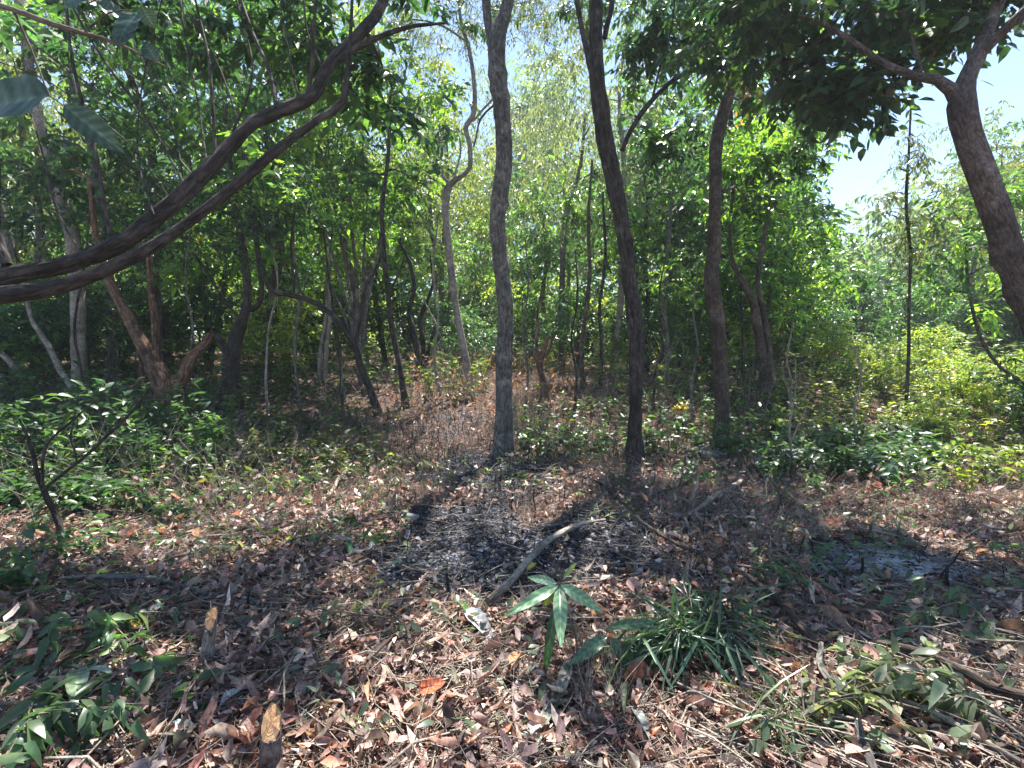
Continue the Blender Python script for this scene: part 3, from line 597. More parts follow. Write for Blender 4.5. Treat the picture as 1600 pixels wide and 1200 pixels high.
bgtrunk('thin arched stem under the leaning pinkish trunk at the right edge', [(1600, 608, 8, 7), (1560, 570, 8, 6), (1530, 520, 8, 6), (1512, 440, 8, 5), (1510, 360, 8, 4)], M_BBROWN, [(1520, 400, 8.2, .9, .7, 1.0, 20), (1580, 300, 8.4, 1, .7, .8, 16)])
bgtrunk('straight pole-like sapling between the twin brown stems and the brown knotty trunk', [(1162, 600, 12, 6), (1160, 520, 12, 5), (1158, 440, 12, 5), (1165, 340, 12, 4)], M_BDARK, [(1150, 360, 12, .8, .7, 1.2, 12)])

# ------------------------------------------------------------------ background trees, copied
def proto(H, rw, zlo, n, leaf, bark, stems=1, lmat=None, trunkr=.09):
    root = empty('woodland_tree', (0, 0, 0), '-', 'tree')
    g = Geo(); nodes = []
    for s in range(stems):
        a = rng.uniform(0, 6.28); lean = .04*H+.12*H*(s > 0)
        pts = [[0+.06*s, 0, -.2, trunkr*1.3], [0+.05*s, .03, .15, trunkr]]
        for k in range(1, 6):
            t = k/5; pts.append([math.cos(a)*lean*t+rng.normal(0, .025*H*t), math.sin(a)*lean*t+rng.normal(0, .025*H*t), H*.85*t, trunkr*(1-.8*t)+.006])
        nodes += list(tube(g, pts, 8, .3, 0, lump=.1))
    g.build('trunk', [bark], root)
    g = Geo(); lf = dict(leaf); r = lf.pop('r')
    C = inell(n, (0, 0, (zlo+H)/2), (rw, rw, (H-zlo)/2))
    ph = rng.uniform(0, 6, 4); a = np.arctan2(C[:, 1], C[:, 0])
    C[:, :2] *= (1+.25*np.sin(2*a+ph[0]+C[:, 2])+.15*np.sin(3*a+ph[1]-1.7*C[:, 2]))[:, None]
    attach(g, [q for q in nodes if q[2] > .3*zlo], C, .018, 1, 4)
    spray_leaves(g, C, r*rng.uniform(.7, 1.3, n), lmat=0, tmat=1, tw=False, **lf)
    g.build('crown', [lmat or M_LEAF, bark], root)
    return root
BG = {
 'dark': proto(7.5, 2.3, 1.6, 120, dict(base=(.055, .12, .055), young=(.18, .32, .06), L=.2, Wf=.42, S=5, T=8, var=.4, r=.5, hang=.25), M_BDARK),
 'green': proto(7.0, 2.1, 1.4, 120, dict(base=(.09, .18, .06), young=(.26, .42, .06), pyoung=.42, L=.2, Wf=.42, S=5, T=8, var=.4, r=.5, hang=.2), M_BBROWN),
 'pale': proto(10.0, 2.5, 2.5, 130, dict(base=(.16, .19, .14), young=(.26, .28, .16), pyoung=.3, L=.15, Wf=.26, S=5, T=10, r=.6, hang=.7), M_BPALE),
 'olive': proto(8.5, 2.0, 2.0, 110, dict(base=(.14, .17, .05), young=(.26, .27, .07), pyoung=.35, L=.14, Wf=.34, S=5, T=9, r=.5, hang=.4), M_BGREY, stems=2),
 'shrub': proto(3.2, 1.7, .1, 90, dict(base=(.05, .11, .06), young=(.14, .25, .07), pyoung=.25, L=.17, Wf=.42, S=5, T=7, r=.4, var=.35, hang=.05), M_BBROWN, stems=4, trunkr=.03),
 'sunny': proto(3.0, 1.6, .1, 90, dict(base=(.19, .26, .08), young=(.42, .46, .1), pyoung=.4, L=.17, Wf=.42, S=5, T=7, r=.4, var=.35, hang=.0), M_BGREY, stems=4, trunkr=.025),  # sunlit look put into the leaf colour, shape much like the shrub
}
used = set()
def put(kind, px, d, s, label, name='woodland_tree', cat='tree', group=None, sz=1.0, py=None):
    src = BG[kind]
    if kind in used: o = copy_tree(src)
    else: o = src; used.add(kind)
    x = (px-800)/F*d; o.location = (x, d, float(h(x, d))-.03); o.rotation_euler = (0, 0, rng.uniform(0, 6.28)); o.scale = (s, s, s*sz)
    o.name = name; o['label'] = label; o['category'] = cat
    if group: o['group'] = group
    elif 'group' in o: del o['group']
    return o
WT = 'woodland trees closing off the clearing'
for k, px, d, s, lb in [
  ('green', 600, 17, 1.1, 'bright green broadleaf tree behind the slim dark stem'),
  ('olive', 690, 19, 1.15, 'tall yellowish olive tree behind the top of the sinuous trunk'),
  ('pale', 880, 20, 1.1, 'tall pale grey green tree with drooping fine leaves right of the middle trunk'),
  ('dark', 1010, 15, 1.0, 'dense dark green tree immediately right of the nearly black trunk'),
  ('green', 1205, 15, .85, 'mid green tree whose edge borders the open patch of blue sky'),
  ('pale', 1420, 26, .72, 'pale hazy grey green tree seen through the gap at the right'),
  ('olive', 1560, 19, .85, 'olive tree beyond the leaning pinkish trunk near the right edge'),
  ('dark', 1690, 13, .8, 'dark leafy tree at the right edge of the photo'),
  ('pale', 1330, 32, .75, 'pale tree farthest off below the open patch of blue sky'),
  ('green', 1500, 23, .72, 'rounded green tree between the climber covered stem and the right edge'),
  ('olive', 330, 15, 1.1, 'olive leaved tree behind the crook of the double limb'),
  ('pale', 180, 16, 1.0, 'feathery pale tree behind the two pale trunks at upper left'),
  ('dark', 60, 14, 1.1, 'dark green tree low at the left edge'),
  ('green', 250, 15, .95, 'green tree behind the reddish V shaped trunk'),
  ('green', 450, 17, 1.0, 'fresh green tree glimpsed under the arch of the bowed trunk'),
  ('dark', 530, 21, 1.2, 'dark green tree behind the fan of thin stems'),
  ('green', 760, 24, 1.1, 'lit green tree seen on both sides of the middle trunk'),
  ('green', 1100, 21, 1.1, 'green tree behind the brown knotty trunk'),
  ('dark', 1180, 18, .95, 'dark tree behind the twin brown stems'),
  ('olive', 980, 27, 1.2, 'faded olive tree far behind the nearly black trunk'),
  ('pale', -60, 15, 1.1, 'pale tree rising beyond the left edge'),
  ('olive', 700, 18, 1.25, 'tall yellowish tree filling the sky left of the middle trunk'),
  ('green', 850, 19, 1.2, 'tall green tree filling the view right of the middle trunk'),
  ('olive', 570, 15, 1.45, 'tall olive tree overtopping the fan of thin stems'),
  ('pale', 960, 14, 1.15, 'tall fine leaved tree hanging down behind the top of the nearly black trunk'),
  ('dark', 1110, 15.5, 1.6, 'tall dark tree overtopping the brown knotty trunk'),
  ('green', 420, 13, 1.55, 'tall green tree above the crook of the double limb'),
  ('dark', 250, 12, 1.45, 'tall dark tree over the reddish V shaped trunk'),
  ('olive', 60, 12.5, 1.35, 'tall olive tree behind the hanging leaves at upper left'),
  ('pale', 800, 30, 1.7, 'very tall pale tree far behind the middle trunk'),
  ('dark', 1570, 24, 1.5, 'dark tree behind the fork of the leaning pinkish trunk'),
  ('olive', 1520, 17, 1.0, 'olive tree left of the leaning pinkish trunk, behind the climber covered stem'),
  ('green', 1130, 20, 1.6, 'tall green tree left of the open patch of blue sky')]:
    put(k, px, d, s, lb, group=WT)
for k, px, d, s, lb in [
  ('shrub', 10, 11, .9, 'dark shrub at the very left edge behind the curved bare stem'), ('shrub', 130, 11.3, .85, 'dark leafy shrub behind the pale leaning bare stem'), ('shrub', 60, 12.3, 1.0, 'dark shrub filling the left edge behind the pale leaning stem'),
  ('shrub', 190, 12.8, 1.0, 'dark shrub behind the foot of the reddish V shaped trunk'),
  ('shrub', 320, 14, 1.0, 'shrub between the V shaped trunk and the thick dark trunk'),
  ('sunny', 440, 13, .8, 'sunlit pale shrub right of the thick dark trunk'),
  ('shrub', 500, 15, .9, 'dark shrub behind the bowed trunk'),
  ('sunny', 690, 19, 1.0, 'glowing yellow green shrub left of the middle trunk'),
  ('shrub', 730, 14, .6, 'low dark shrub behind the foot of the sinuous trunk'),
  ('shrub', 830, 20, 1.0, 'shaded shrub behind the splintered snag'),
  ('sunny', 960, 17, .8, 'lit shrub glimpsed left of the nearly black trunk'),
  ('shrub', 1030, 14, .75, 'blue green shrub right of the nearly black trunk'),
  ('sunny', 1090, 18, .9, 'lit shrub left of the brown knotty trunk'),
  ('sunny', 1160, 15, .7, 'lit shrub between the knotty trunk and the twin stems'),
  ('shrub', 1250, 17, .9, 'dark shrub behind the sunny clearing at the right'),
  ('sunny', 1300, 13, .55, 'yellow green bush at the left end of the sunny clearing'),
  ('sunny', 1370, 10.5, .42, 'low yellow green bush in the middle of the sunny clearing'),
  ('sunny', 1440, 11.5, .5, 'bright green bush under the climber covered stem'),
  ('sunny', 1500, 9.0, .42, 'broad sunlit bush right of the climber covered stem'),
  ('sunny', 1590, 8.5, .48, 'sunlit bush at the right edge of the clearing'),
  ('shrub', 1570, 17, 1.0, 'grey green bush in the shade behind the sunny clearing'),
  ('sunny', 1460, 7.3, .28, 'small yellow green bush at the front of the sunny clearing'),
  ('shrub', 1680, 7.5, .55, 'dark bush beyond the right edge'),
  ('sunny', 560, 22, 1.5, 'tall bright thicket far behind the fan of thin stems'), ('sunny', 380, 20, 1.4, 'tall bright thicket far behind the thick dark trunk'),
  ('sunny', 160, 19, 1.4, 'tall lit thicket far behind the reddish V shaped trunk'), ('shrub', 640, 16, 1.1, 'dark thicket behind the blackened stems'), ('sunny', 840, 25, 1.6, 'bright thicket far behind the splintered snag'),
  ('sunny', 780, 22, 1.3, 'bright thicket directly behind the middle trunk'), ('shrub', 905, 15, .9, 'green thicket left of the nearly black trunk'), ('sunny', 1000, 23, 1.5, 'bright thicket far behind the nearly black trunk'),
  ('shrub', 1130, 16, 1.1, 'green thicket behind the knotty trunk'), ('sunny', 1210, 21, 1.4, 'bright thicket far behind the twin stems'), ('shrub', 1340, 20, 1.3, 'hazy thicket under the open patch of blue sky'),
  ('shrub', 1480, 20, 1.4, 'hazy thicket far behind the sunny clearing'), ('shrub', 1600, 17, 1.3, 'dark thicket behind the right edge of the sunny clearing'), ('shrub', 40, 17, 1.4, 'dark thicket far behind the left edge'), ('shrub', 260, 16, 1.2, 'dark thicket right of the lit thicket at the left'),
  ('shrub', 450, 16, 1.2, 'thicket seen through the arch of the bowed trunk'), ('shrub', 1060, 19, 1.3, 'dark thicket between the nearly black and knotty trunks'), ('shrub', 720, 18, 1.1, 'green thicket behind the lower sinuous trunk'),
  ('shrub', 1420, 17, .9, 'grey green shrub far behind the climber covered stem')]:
    put(k, px, d, s, lb, 'woodland_shrub', 'shrub', 'shrubs around the clearing')

# far wood: one mass
g = Geo(); K = 4200
az = rng.uniform(-.95, .95, K); dd = rng.uniform(30, 52, K)
top = 14+2.5*np.sin(5*az+1)+1.5*np.sin(13*az)+1.2*np.sin(31*az)
top -= 7*np.exp(-((az-.62)/.12)**2)
zz = rng.random(K)**.8*top
Cs = np.stack([np.sin(az)*dd, np.cos(az)*dd, h(np.sin(az)*dd, np.cos(az)*dd)+zz], -1)
spray_leaves(g, Cs, 1.3, S=6, T=7, L=.42, Wf=.45, hang=.2, base=(.14, .19, .13), young=(.26, .33, .17), pyoung=.3, tw=False, lmat=0, tmat=0)  # leaf colours made paler to put distance haze into the foliage
nt_ = 90; az = rng.uniform(-.9, .9, nt_); dd = rng.uniform(26, 44, nt_); bx, by = np.sin(az)*dd, np.cos(az)*dd
A = np.stack([bx, by, h(bx, by)-.1], -1); B = A+np.stack([rng.normal(0, .5, nt_), rng.normal(0, .5, nt_), rng.uniform(3, 4.5, nt_)], -1)
twigs(g, A, B, .12, .05, 1)
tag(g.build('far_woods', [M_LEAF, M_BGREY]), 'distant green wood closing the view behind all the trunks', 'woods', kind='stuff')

# ------------------------------------------------------------------ undergrowth and dry brush
def plants(g, xy, hgt, nl, L, base, young, stemcol=1, Wf=.45, spread=.5, tm='mid', pyoung=.2, upb=.3):
    n = len(xy); z = h(xy[:, 0], xy[:, 1]); A = np.c_[xy, z-.02]
    hh = hgt*rng.uniform(.5, 1.3, n); tip = A+np.c_[rng.normal(0, spread*.5, (n, 2))*hh[:, None], hh]
    twigs(g, A, tip, .004, .0015, stemcol)
    t = rng.random((n, nl))**.7; pos = A[:, None]+(tip-A)[:, None]*t[..., None]
    a = rng.uniform(0, 6.283, (n, nl)); d = np.stack([np.cos(a), np.sin(a), rng.normal(upb, .35, (n, nl))], -1)
    nn = rng.normal(0, .4, (n, nl, 3)); nn[..., 2] += 1; Ls = L*rng.uniform(.6, 1.3, n*nl)
    leaves(g, pos.reshape(-1, 3), d.reshape(-1, 3), nn.reshape(-1, 3), Ls, Ls*Wf, rng.uniform(0, .5, n*nl), rng.uniform(.05, .5, n*nl),
           leafcols(n*nl, base, young, pyoung, .25, n), tm, 0)
def region(n, pxa, pxb, da, db):
    d = rng.uniform(da, db, n); px = rng.uniform(pxa, pxb, n); return np.c_[(px-800)/F*d, d]
g = Geo()
plants(g, region(320, -60, 620, 4.6, 8), .2, 10, .09, (.045, .08, .035), (.14, .18, .05))
plants(g, region(130, 380, 620, 5.5, 9), .35, 14, .09, (.07, .085, .04), (.2, .2, .06))
plants(g, region(200, -80, 360, 5.2, 9.5), .9, 26, .11, (.045, .095, .045), (.12, .2, .07))
plants(g, region(300, -80, 330, 5.2, 10), .42, 14, .12, (.045, .095, .035), (.12, .2, .05))
plants(g, region(160, -60, 240, 4.2, 5.6), .25, 12, .11, (.04, .09, .035), (.10, .18, .05))
plants(g, region(200, 240, 560, 6.6, 12), .34, 12, .11, (.05, .10, .035), (.14, .2, .05))
plants(g, region(90, 260, 560, 5.2, 6.8), .18, 9, .09, (.07, .10, .03), (.2, .22, .05))
plants(g, region(90, 600, 760, 9.5, 16), .4, 12, .12, (.08, .12, .04), (.22, .24, .06))
plants(g, region(130, 810, 980, 6.3, 9.5), .3, 12, .11, (.05, .09, .035), (.14, .18, .05))
plants(g, region(260, 980, 1240, 6.2, 11), .36, 13, .11, (.05, .10, .045), (.13, .2, .06))
plants(g, region(260, 1200, 1480, 5.4, 7.6), .34, 13, .11, (.045, .095, .045), (.12, .19, .06))
plants(g, region(420, 1200, 1700, 7.4, 12), .5, 14, .11, (.15, .19, .07), (.36, .37, .09), pyoung=.4)
plants(g, region(120, 1450, 1750, 4.9, 7.5), .3, 12, .1, (.12, .18, .04), (.26, .3, .05), pyoung=.4)
plants(g, region(260, 380, 1300, 4.8, 7), .13, 7, .07, (.07, .10, .045), (.2, .22, .08))
plants(g, region(900, -100, 1700, 10, 26), .9, 16, .18, (.07, .12, .04), (.2, .25, .05), tm='far')
tag(g.build('undergrowth', [M_LEAF, M_TWIG]), 'low green leafy undergrowth ringing the burnt clearing', 'undergrowth', kind='stuff')

g = Geo()
def brush(g, xy, hh, r=.003, lean=.35, mat=0):
    xy = xy[rng.random(len(xy)) > ashmask(xy[:, 0], xy[:, 1])*.85]; n = len(xy); A = np.c_[xy, h(xy[:, 0], xy[:, 1])-.02]; H = hh*rng.uniform(.3, 1.3, n)
    B = A+np.c_[rng.normal(0, lean, (n, 2))*H[:, None], H]; twigs(g, A, B, r, r*.45, mat)
brush(g, region(2200, 480, 1300, 4.2, 10), .26, .0025, .6); brush(g, region(1400, 200, 620, 4.2, 9), .2, .0025, .7); brush(g, region(1500, 60, 1650, 2.3, 5), .1, .0022, .9); brush(g, region(1500, 850, 1400, 3.2, 6), .17, .0024, .8); brush(g, region(900, -60, 420, 4.2, 8.5), .55, .003, .6)
brush(g, region(1300, 1100, 1650, 3.6, 7), .2, .0025, .7); brush(g, region(1600, 500, 1300, 6, 12), .5, .003, .35)
brush(g, region(300, 640, 760, 8, 16), .8, .006, .45); brush(g, region(350, 500, 1250, 8, 18), 1.3, .007, .3)
brush(g, region(260, 780, 860, 6.8, 10), .5, .005, .4)
brush(g, region(1100, 100, 1640, 4.2, 8.5), .3, .004, .4, 0); brush(g, region(700, 350, 1640, 3.0, 7), .14, .0055, .35, 2); brush(g, region(500, 350, 1640, 3.0, 7), .13, .005, .35, 0); brush(g, region(500, 600, 1100, 6, 9), .3, .006, .25, 2)
n = 5000; xy = region(n, 150, 1600, 4.2, 10); xy = xy[rng.random(n) > ashmask(xy[:, 0], xy[:, 1])*.85]; n = len(xy); ps = np.c_[xy, h(xy[:, 0], xy[:, 1])+rng.random(n)*.22]
dr = rng.normal(0, 1, (n, 3)); dr[:, 2] -= .5; nn = rng.normal(0, 1, (n, 3)); L = rng.uniform(.04, .11, n)
leaves(g, ps, dr, nn, L, L*.4, .3, .4, PAL[rng.choice(len(PAL), n, p=PW)]*rng.uniform(.7, 1.3, (n, 1)), 'mid', 1)
n = 900; xy = region(n, 630, 900, 8, 15); ps = np.c_[xy, h(xy[:, 0], xy[:, 1])+rng.random(n)*.7]
dr = rng.normal(0, 1, (n, 3)); dr[:, 2] -= .8; nn = rng.normal(0, 1, (n, 3)); L = rng.uniform(.06, .15, n)
leaves(g, ps, dr, nn, L, L*.4, .3, .4, np.array([[.36, .22, .13]])*rng.uniform(.6, 1.4, (n, 1)), 'mid', 1)
tag(g.build('dry_brush', [M_DEAD, M_DRY, M_CHAR]), 'thin dry standing stalks and withered leaves across the clearing edge', 'dry brush', kind='stuff')

# charcoal lumps
g = Geo(); n = 5200; px = rng.uniform(560, 1560, n); d = rng.uniform(2.9, 8.5, n); x = (px-800)/F*d; m = ashmask(x, d); k = rng.random(n) < m; x, d = x[k], d[k]; n = len(x)
L = rng.uniform(.01, .07, n)*rng.uniform(.5, 1, n); ps = np.c_[x, d, h(x, d)+.005+.03*rng.random(n)]
twigs(g, ps, ps+rng.normal(0, 1, (n, 3))*[1, 1, .35]*L[:, None], rng.uniform(.002, .009, n), .003, 0)
n2 = 3000; px = rng.uniform(560, 1560, n2); d = rng.uniform(2.9, 8.5, n2); x = (px-800)/F*d; m = ashmask(x, d); k = rng.random(n2) < m; x, d = x[k], d[k]; n2 = len(x)
dr = rng.normal(0, 1, (n2, 3)); dr[:, 2] *= .3; nn = rng.normal(0, .5, (n2, 3)); nn[:, 2] += 1; L = rng.uniform(.008, .03, n2)
leaves(g, np.c_[x, d, h(x, d)+.01+.03*rng.random(n2)], dr, nn, L, L*.6, .3, .3, np.array([[.3, .31, .34]])*rng.uniform(.4, 1.5, (n2, 1)), 'rag', 1)
tag(g.build('charcoal_and_ash', [M_CHAR, M_DRY]), 'charcoal bits and pale ash flakes over the burnt patches', 'ash', kind='stuff')

# ------------------------------------------------------------------ fallen sticks, logs
def stick(name, label, pts, cat='fallen branch', bark=None, side=(), group='fallen sticks on the clearing floor'):
    """pts: (px, py, w, lift) on the ground"""
    rows = []
    for px, py, w, lift in pts:
        q = Gd(px, py); rows.append([q[0], q[1], q[2]+lift+.045+pxr(w, q[1]), pxr(w, q[1])*1.1])
    rows = np.array(rows); base = tuple(rows[0, :3]); g = Geo(); tube(g, rows, 9, .035, 0, lump=.1, wob=.5)
    o = g.build(name, [bark or M_TWIG], None, base)
    tag(o, label, cat, group)
    for sp in side:
        rr = []
        for px, py, w, lift in sp:
            q = Gd(px, py); rr.append([q[0], q[1], q[2]+lift+.045+pxr(w, q[1]), pxr(w, q[1])*1.1])
        g = Geo(); tube(g, np.array(rr)-np.array([*base, 0]), 7, .03, 0, lump=.1, wob=.4); g.build('side_twig', [bark or M_TWIG], o)
    return o
stick('fallen_branch', 'pinkish brown stick lying on the ash left of the broad leaved sprig', [(762, 955, 10, .0), (800, 925, 11, .02), (838, 893, 10, .04), (865, 860, 9, .04), (900, 838, 7, .03), (945, 826, 4, .02)], bark=M_DEAD)
stick('fallen_branch', 'long thin branch running down to the right past the fine leaved plant', [(985, 822, 4, .05), (1020, 850, 6, .05), (1060, 872, 6, .04), (1110, 890, 6, .03), (1160, 915, 7, .03), (1215, 965, 9, .03), (1245, 1000, 11, .03), (1280, 1030, 12, .02)], bark=M_BBROWN)
stick('fallen_branch', 'stout brown stick at the right edge of the foreground', [(1370, 1032, 9, .03), (1420, 1048, 12, .04), (1480, 1075, 14, .04), (1540, 1100, 15, .03), (1620, 1130, 15, .03), (1700, 1160, 14, .02)], bark=M_BBROWN)
stick('fallen_branch', 'split dark stick pointing down between the fine leaved plant and the stout stick', [(1282, 1035, 7, .04), (1284, 1070, 9, .03), (1305, 1110, 11, .02), (1330, 1150, 12, .02), (1356, 1200, 13, .01), (1370, 1250, 13, .01)], bark=M_BGREY)
stick('fallen_branch', 'pale stick crossing below the stout stick at the lower right', [(1330, 1085, 4, .02), (1400, 1120, 6, .03), (1470, 1150, 7, .03), (1540, 1190, 8, .02), (1600, 1225, 8, .02)], bark=M_DEAD)
stick('fallen_branch', 'straight bleached stick lying behind the middle ground left of the ash', [(500, 800, 4, .0), (515, 782, 5, .02), (528, 765, 5, .03), (543, 750, 3, .06)], bark=M_DEAD)
stick('fallen_branch', 'forked pale branch lying on the litter right of the nearly black trunk', [(1075, 815, 5, .0), (1105, 800, 7, .02), (1135, 780, 7, .03), (1165, 762, 5, .05)], bark=M_DEAD, side=[[(1130, 784, 4, .04), (1155, 785, 3, .03), (1175, 790, 2, .02)]])
stick('fallen_branch', 'long dark horizontal stick lying at the left of the foreground', [(95, 925, 5, .03), (150, 922, 7, .03), (215, 925, 7, .03), (270, 930, 7, .02), (325, 945, 6, .01)], bark=M_BGREY)
stick('fallen_branch', 'thin stick lying crosswise under the long dark one at the left', [(95, 905, 4, .05), (135, 925, 5, .03), (170, 940, 4, .02), (200, 955, 3, .01)], bark=M_BBROWN)
stick('fallen_branch', 'slender stick left of the yellow leaf in the left foreground', [(90, 1000, 5, .01), (130, 985, 5, .02), (165, 968, 5, .02), (195, 955, 3, .02)], bark=M_BPINK)
stick('fallen_branch', 'white thin twig lying horizontally at the right edge', [(1520, 1034, 4, .06), (1560, 1035, 3, .06), (1620, 1037, 3, .05)], bark=M_DEAD)
stick('fallen_branch', 'yellowish stalk lying right of the long thin branch', [(1295, 972, 4, .02), (1325, 985, 5, .02), (1355, 998, 3, .02)], bark=M_CUT)
stick('fallen_branch', 'arched thin stick in the left foreground corner', [(125, 1165, 4, .0), (160, 1158, 5, .03), (190, 1150, 5, .03), (215, 1153, 4, .0)], bark=M_BBROWN)
stick('fallen_branch', 'dark stick lying flat between the nearly black trunk and the ash', [(820, 742, 3, .02), (880, 748, 5, .02), (935, 765, 4, .02), (960, 790, 3, .02)], bark=M_CHAR)
stick('fallen_branch', 'thin grey stick beside the white twig at the lower right', [(1380, 1175, 4, .02), (1440, 1190, 6, .02), (1500, 1215, 6, .02)], bark=M_BGREY)
stick('fallen_log', 'short grey log lying between the nearly black and the knotty trunk', [(1078, 722, 16, -.02), (1095, 718, 19, -.02), (1115, 722, 19, -.02), (1128, 727, 15, -.02)], 'log', M_BGREY)
stick('fallen_branch', 'curved dead branch draped in front of the thick dark trunk', [(290, 690, 4, .06), (320, 668, 5, .1), (350, 660, 5, .12), (375, 665, 4, .1), (400, 650, 3, .1)], bark=M_BGREY)

# upright dead sapling at the left (branched)
def wires(name, label, cat, bark, stems, group=None):
    first = P(*stems[0][0][:3]); base = Gd(stems[0][0][0], stems[0][0][1]); g = None; root = None
    for k, st in enumerate(stems):
        rows = np.array([[*P(a, b, d), pxr(w, d)] for a, b, d, w in st])
        if k == 0: org = tuple(rows[0, :3])
        g = Geo(); tube(g, rows-np.array([*org, 0]), 8, .05, 0, lump=.08, wob=.4)
        if k == 0: root = g.build(name, [bark], None); root.location = org; tag(root, label, cat, group)
        else: g.build('branch', [bark], root)
    return root
dq = Gd(100, 862)[1]
wires('dead_sapling', 'bare dark sapling with branches reaching right in the left foreground', 'sapling', M_BDARK,
  [[(103, 868, dq, 11), (90, 825, dq, 10), (75, 785, dq, 9), (66, 755, dq, 8), (50, 700, dq, 5), (30, 655, dq, 3)],
   [(68, 765, dq, 6), (110, 730, dq, 5), (160, 690, dq, 5), (200, 650, dq, 4), (232, 610, dq, 2)],
   [(66, 758, dq, 5), (70, 700, dq, 4), (110, 660, dq, 3), (150, 625, dq, 2)],
   [(120, 722, dq, 3), (112, 680, dq, 3), (118, 640, dq, 2)]])
dq = Gd(1240, 755)[1]
wires('bare_sapling', 'thin bare upright twig with forked top right of the twin brown stems', 'sapling', M_DEAD,
  [[(1240, 745, dq, 4), (1236, 700, dq, 4), (1236, 660, dq, 3), (1242, 610, dq, 2), (1243, 560, dq, 2)], [(1238, 640, dq, 2), (1228, 600, dq, 2), (1222, 570, dq, 1)], [(1236, 690, dq, 2), (1250, 660, dq, 2), (1262, 630, dq, 1)]])
dq = Gd(1086, 805)[1]
wires('bare_stalk', 'pale straight stalk standing upright in front of the short grey log', 'stalk', M_DEAD,
  [[(1080, 812, dq, 5), (1086, 770, dq, 4), (1092, 735, dq, 3)]])
dq = Gd(1215, 810)[1]
wires('bare_stalk', 'pair of crossed dry stalks leaning right of the forked pale branch', 'stalk', M_BPINK,
  [[(1208, 808, dq, 4), (1225, 770, dq, 4), (1245, 735, dq, 3)], [(1200, 745, dq, 2), (1215, 765, dq, 3), (1222, 790, dq, 3)]])

def thin(px, pyb, pts, bark, label):
    d = Gd(px, pyb)[1]; wires('thin_sapling', label, 'sapling', bark, [[(px, pyb, d, 5)]+[(a, b, d, w) for a, b, w in st] if k == 0 else [(a, b, d, w) for a, b, w in st] for k, st in enumerate(pts)], 'thin bare saplings')
thin(470, 645, [[(462, 560, 4), (466, 470, 4), (458, 380, 3), (466, 290, 2)], [(464, 500, 3), (480, 430, 2), (500, 380, 2)]], M_BGREY, 'thin grey sapling right of the thick dark trunk')
thin(536, 640, [[(530, 560, 4), (522, 480, 4), (510, 400, 3), (500, 310, 2)]], M_BDARK, 'thin dark sapling just left of the foot of the bowed trunk')
thin(690, 630, [[(680, 560, 4), (684, 500, 3), (676, 430, 3), (684, 350, 2)], [(683, 510, 3), (668, 480, 2), (655, 460, 2)]], M_BPALE, 'pale sapling between the slim dark stem and the sinuous trunk')
thin(820, 650, [[(824, 590, 4), (818, 520, 3), (826, 450, 3), (820, 370, 2)], [(822, 560, 3), (836, 530, 2), (846, 500, 2)]], M_BGREY, 'thin grey sapling hugging the right side of the middle trunk')
thin(896, 655, [[(900, 590, 4), (894, 530, 3), (902, 470, 3), (899, 390, 2)]], M_BDARK, 'thin dark sapling right of the splintered snag')
thin(1020, 650, [[(1024, 590, 4), (1034, 530, 3), (1030, 460, 3), (1046, 380, 2)], [(1028, 560, 3), (1012, 530, 2), (1006, 500, 2)]], M_BBROWN, 'brown sapling immediately right of the nearly black trunk')
thin(1082, 660, [[(1080, 600, 4), (1090, 540, 3), (1084, 480, 3), (1092, 410, 2)]], M_BGREY, 'thin sapling left of the knotty trunk')
thin(1232, 660, [[(1236, 600, 3), (1230, 560, 3), (1240, 500, 2)]], M_BPALE, 'short pale sapling right of the twin brown stems')
thin(420, 650, [[(414, 590, 4), (420, 520, 3), (434, 450, 3), (424, 380, 2)]], M_BPALE, 'pale sapling close to the right of the thick dark trunk')
thin(120, 690, [[(126, 600, 4), (118, 520, 4), (130, 430, 3), (140, 330, 2)]], M_BDARK, 'dark sapling left of the reddish V shaped trunk')
thin(300, 660, [[(292, 600, 4), (300, 520, 3), (290, 440, 3), (300, 350, 2)]], M_BGREY, 'grey sapling between the V shaped trunk and the thick dark trunk')
thin(1340, 700, [[(1336, 640, 3), (1344, 590, 3), (1338, 540, 2)]], M_DEAD, 'pale dry sapling in front of the sunny clearing')

# charred stubs ---------------------------------------------------------
def stub_mesh(hh, r, kink):
    g = Geo(); tube(g, [[0, 0, -.05, r*1.25], [0, 0, hh*.3, r], [kink, kink*.4, hh*.7, r*.85], [kink*1.3, kink, hh, r*.6]], 8, .03, 0, lump=.18)
    return g
stubs = [stub_mesh(.15, .009, .012).build('charred_stub', [M_CHAR]), stub_mesh(.26, .006, -.035).build('charred_stub', [M_CHAR]), stub_mesh(.10, .012, .015).build('charred_stub', [M_CHAR])]
spots = [(1387, 830, 2, 'thick charred stub on the reddish litter behind the right ash patch'), (1346, 912, 0, 'charred stub in front of the right ash patch'), (1468, 915, 1, 'tall charred stub at the right end of the right ash patch'),
 (1482, 925, 0, 'charred stub just right of the tall one at the right ash patch'), (1272, 870, 0, 'charred stub left of the right ash patch'), (1247, 880, 1, 'tall charred stub farthest left of the right ash patch'), (1312, 798, 2, 'low stub behind the reddish litter at the right')]
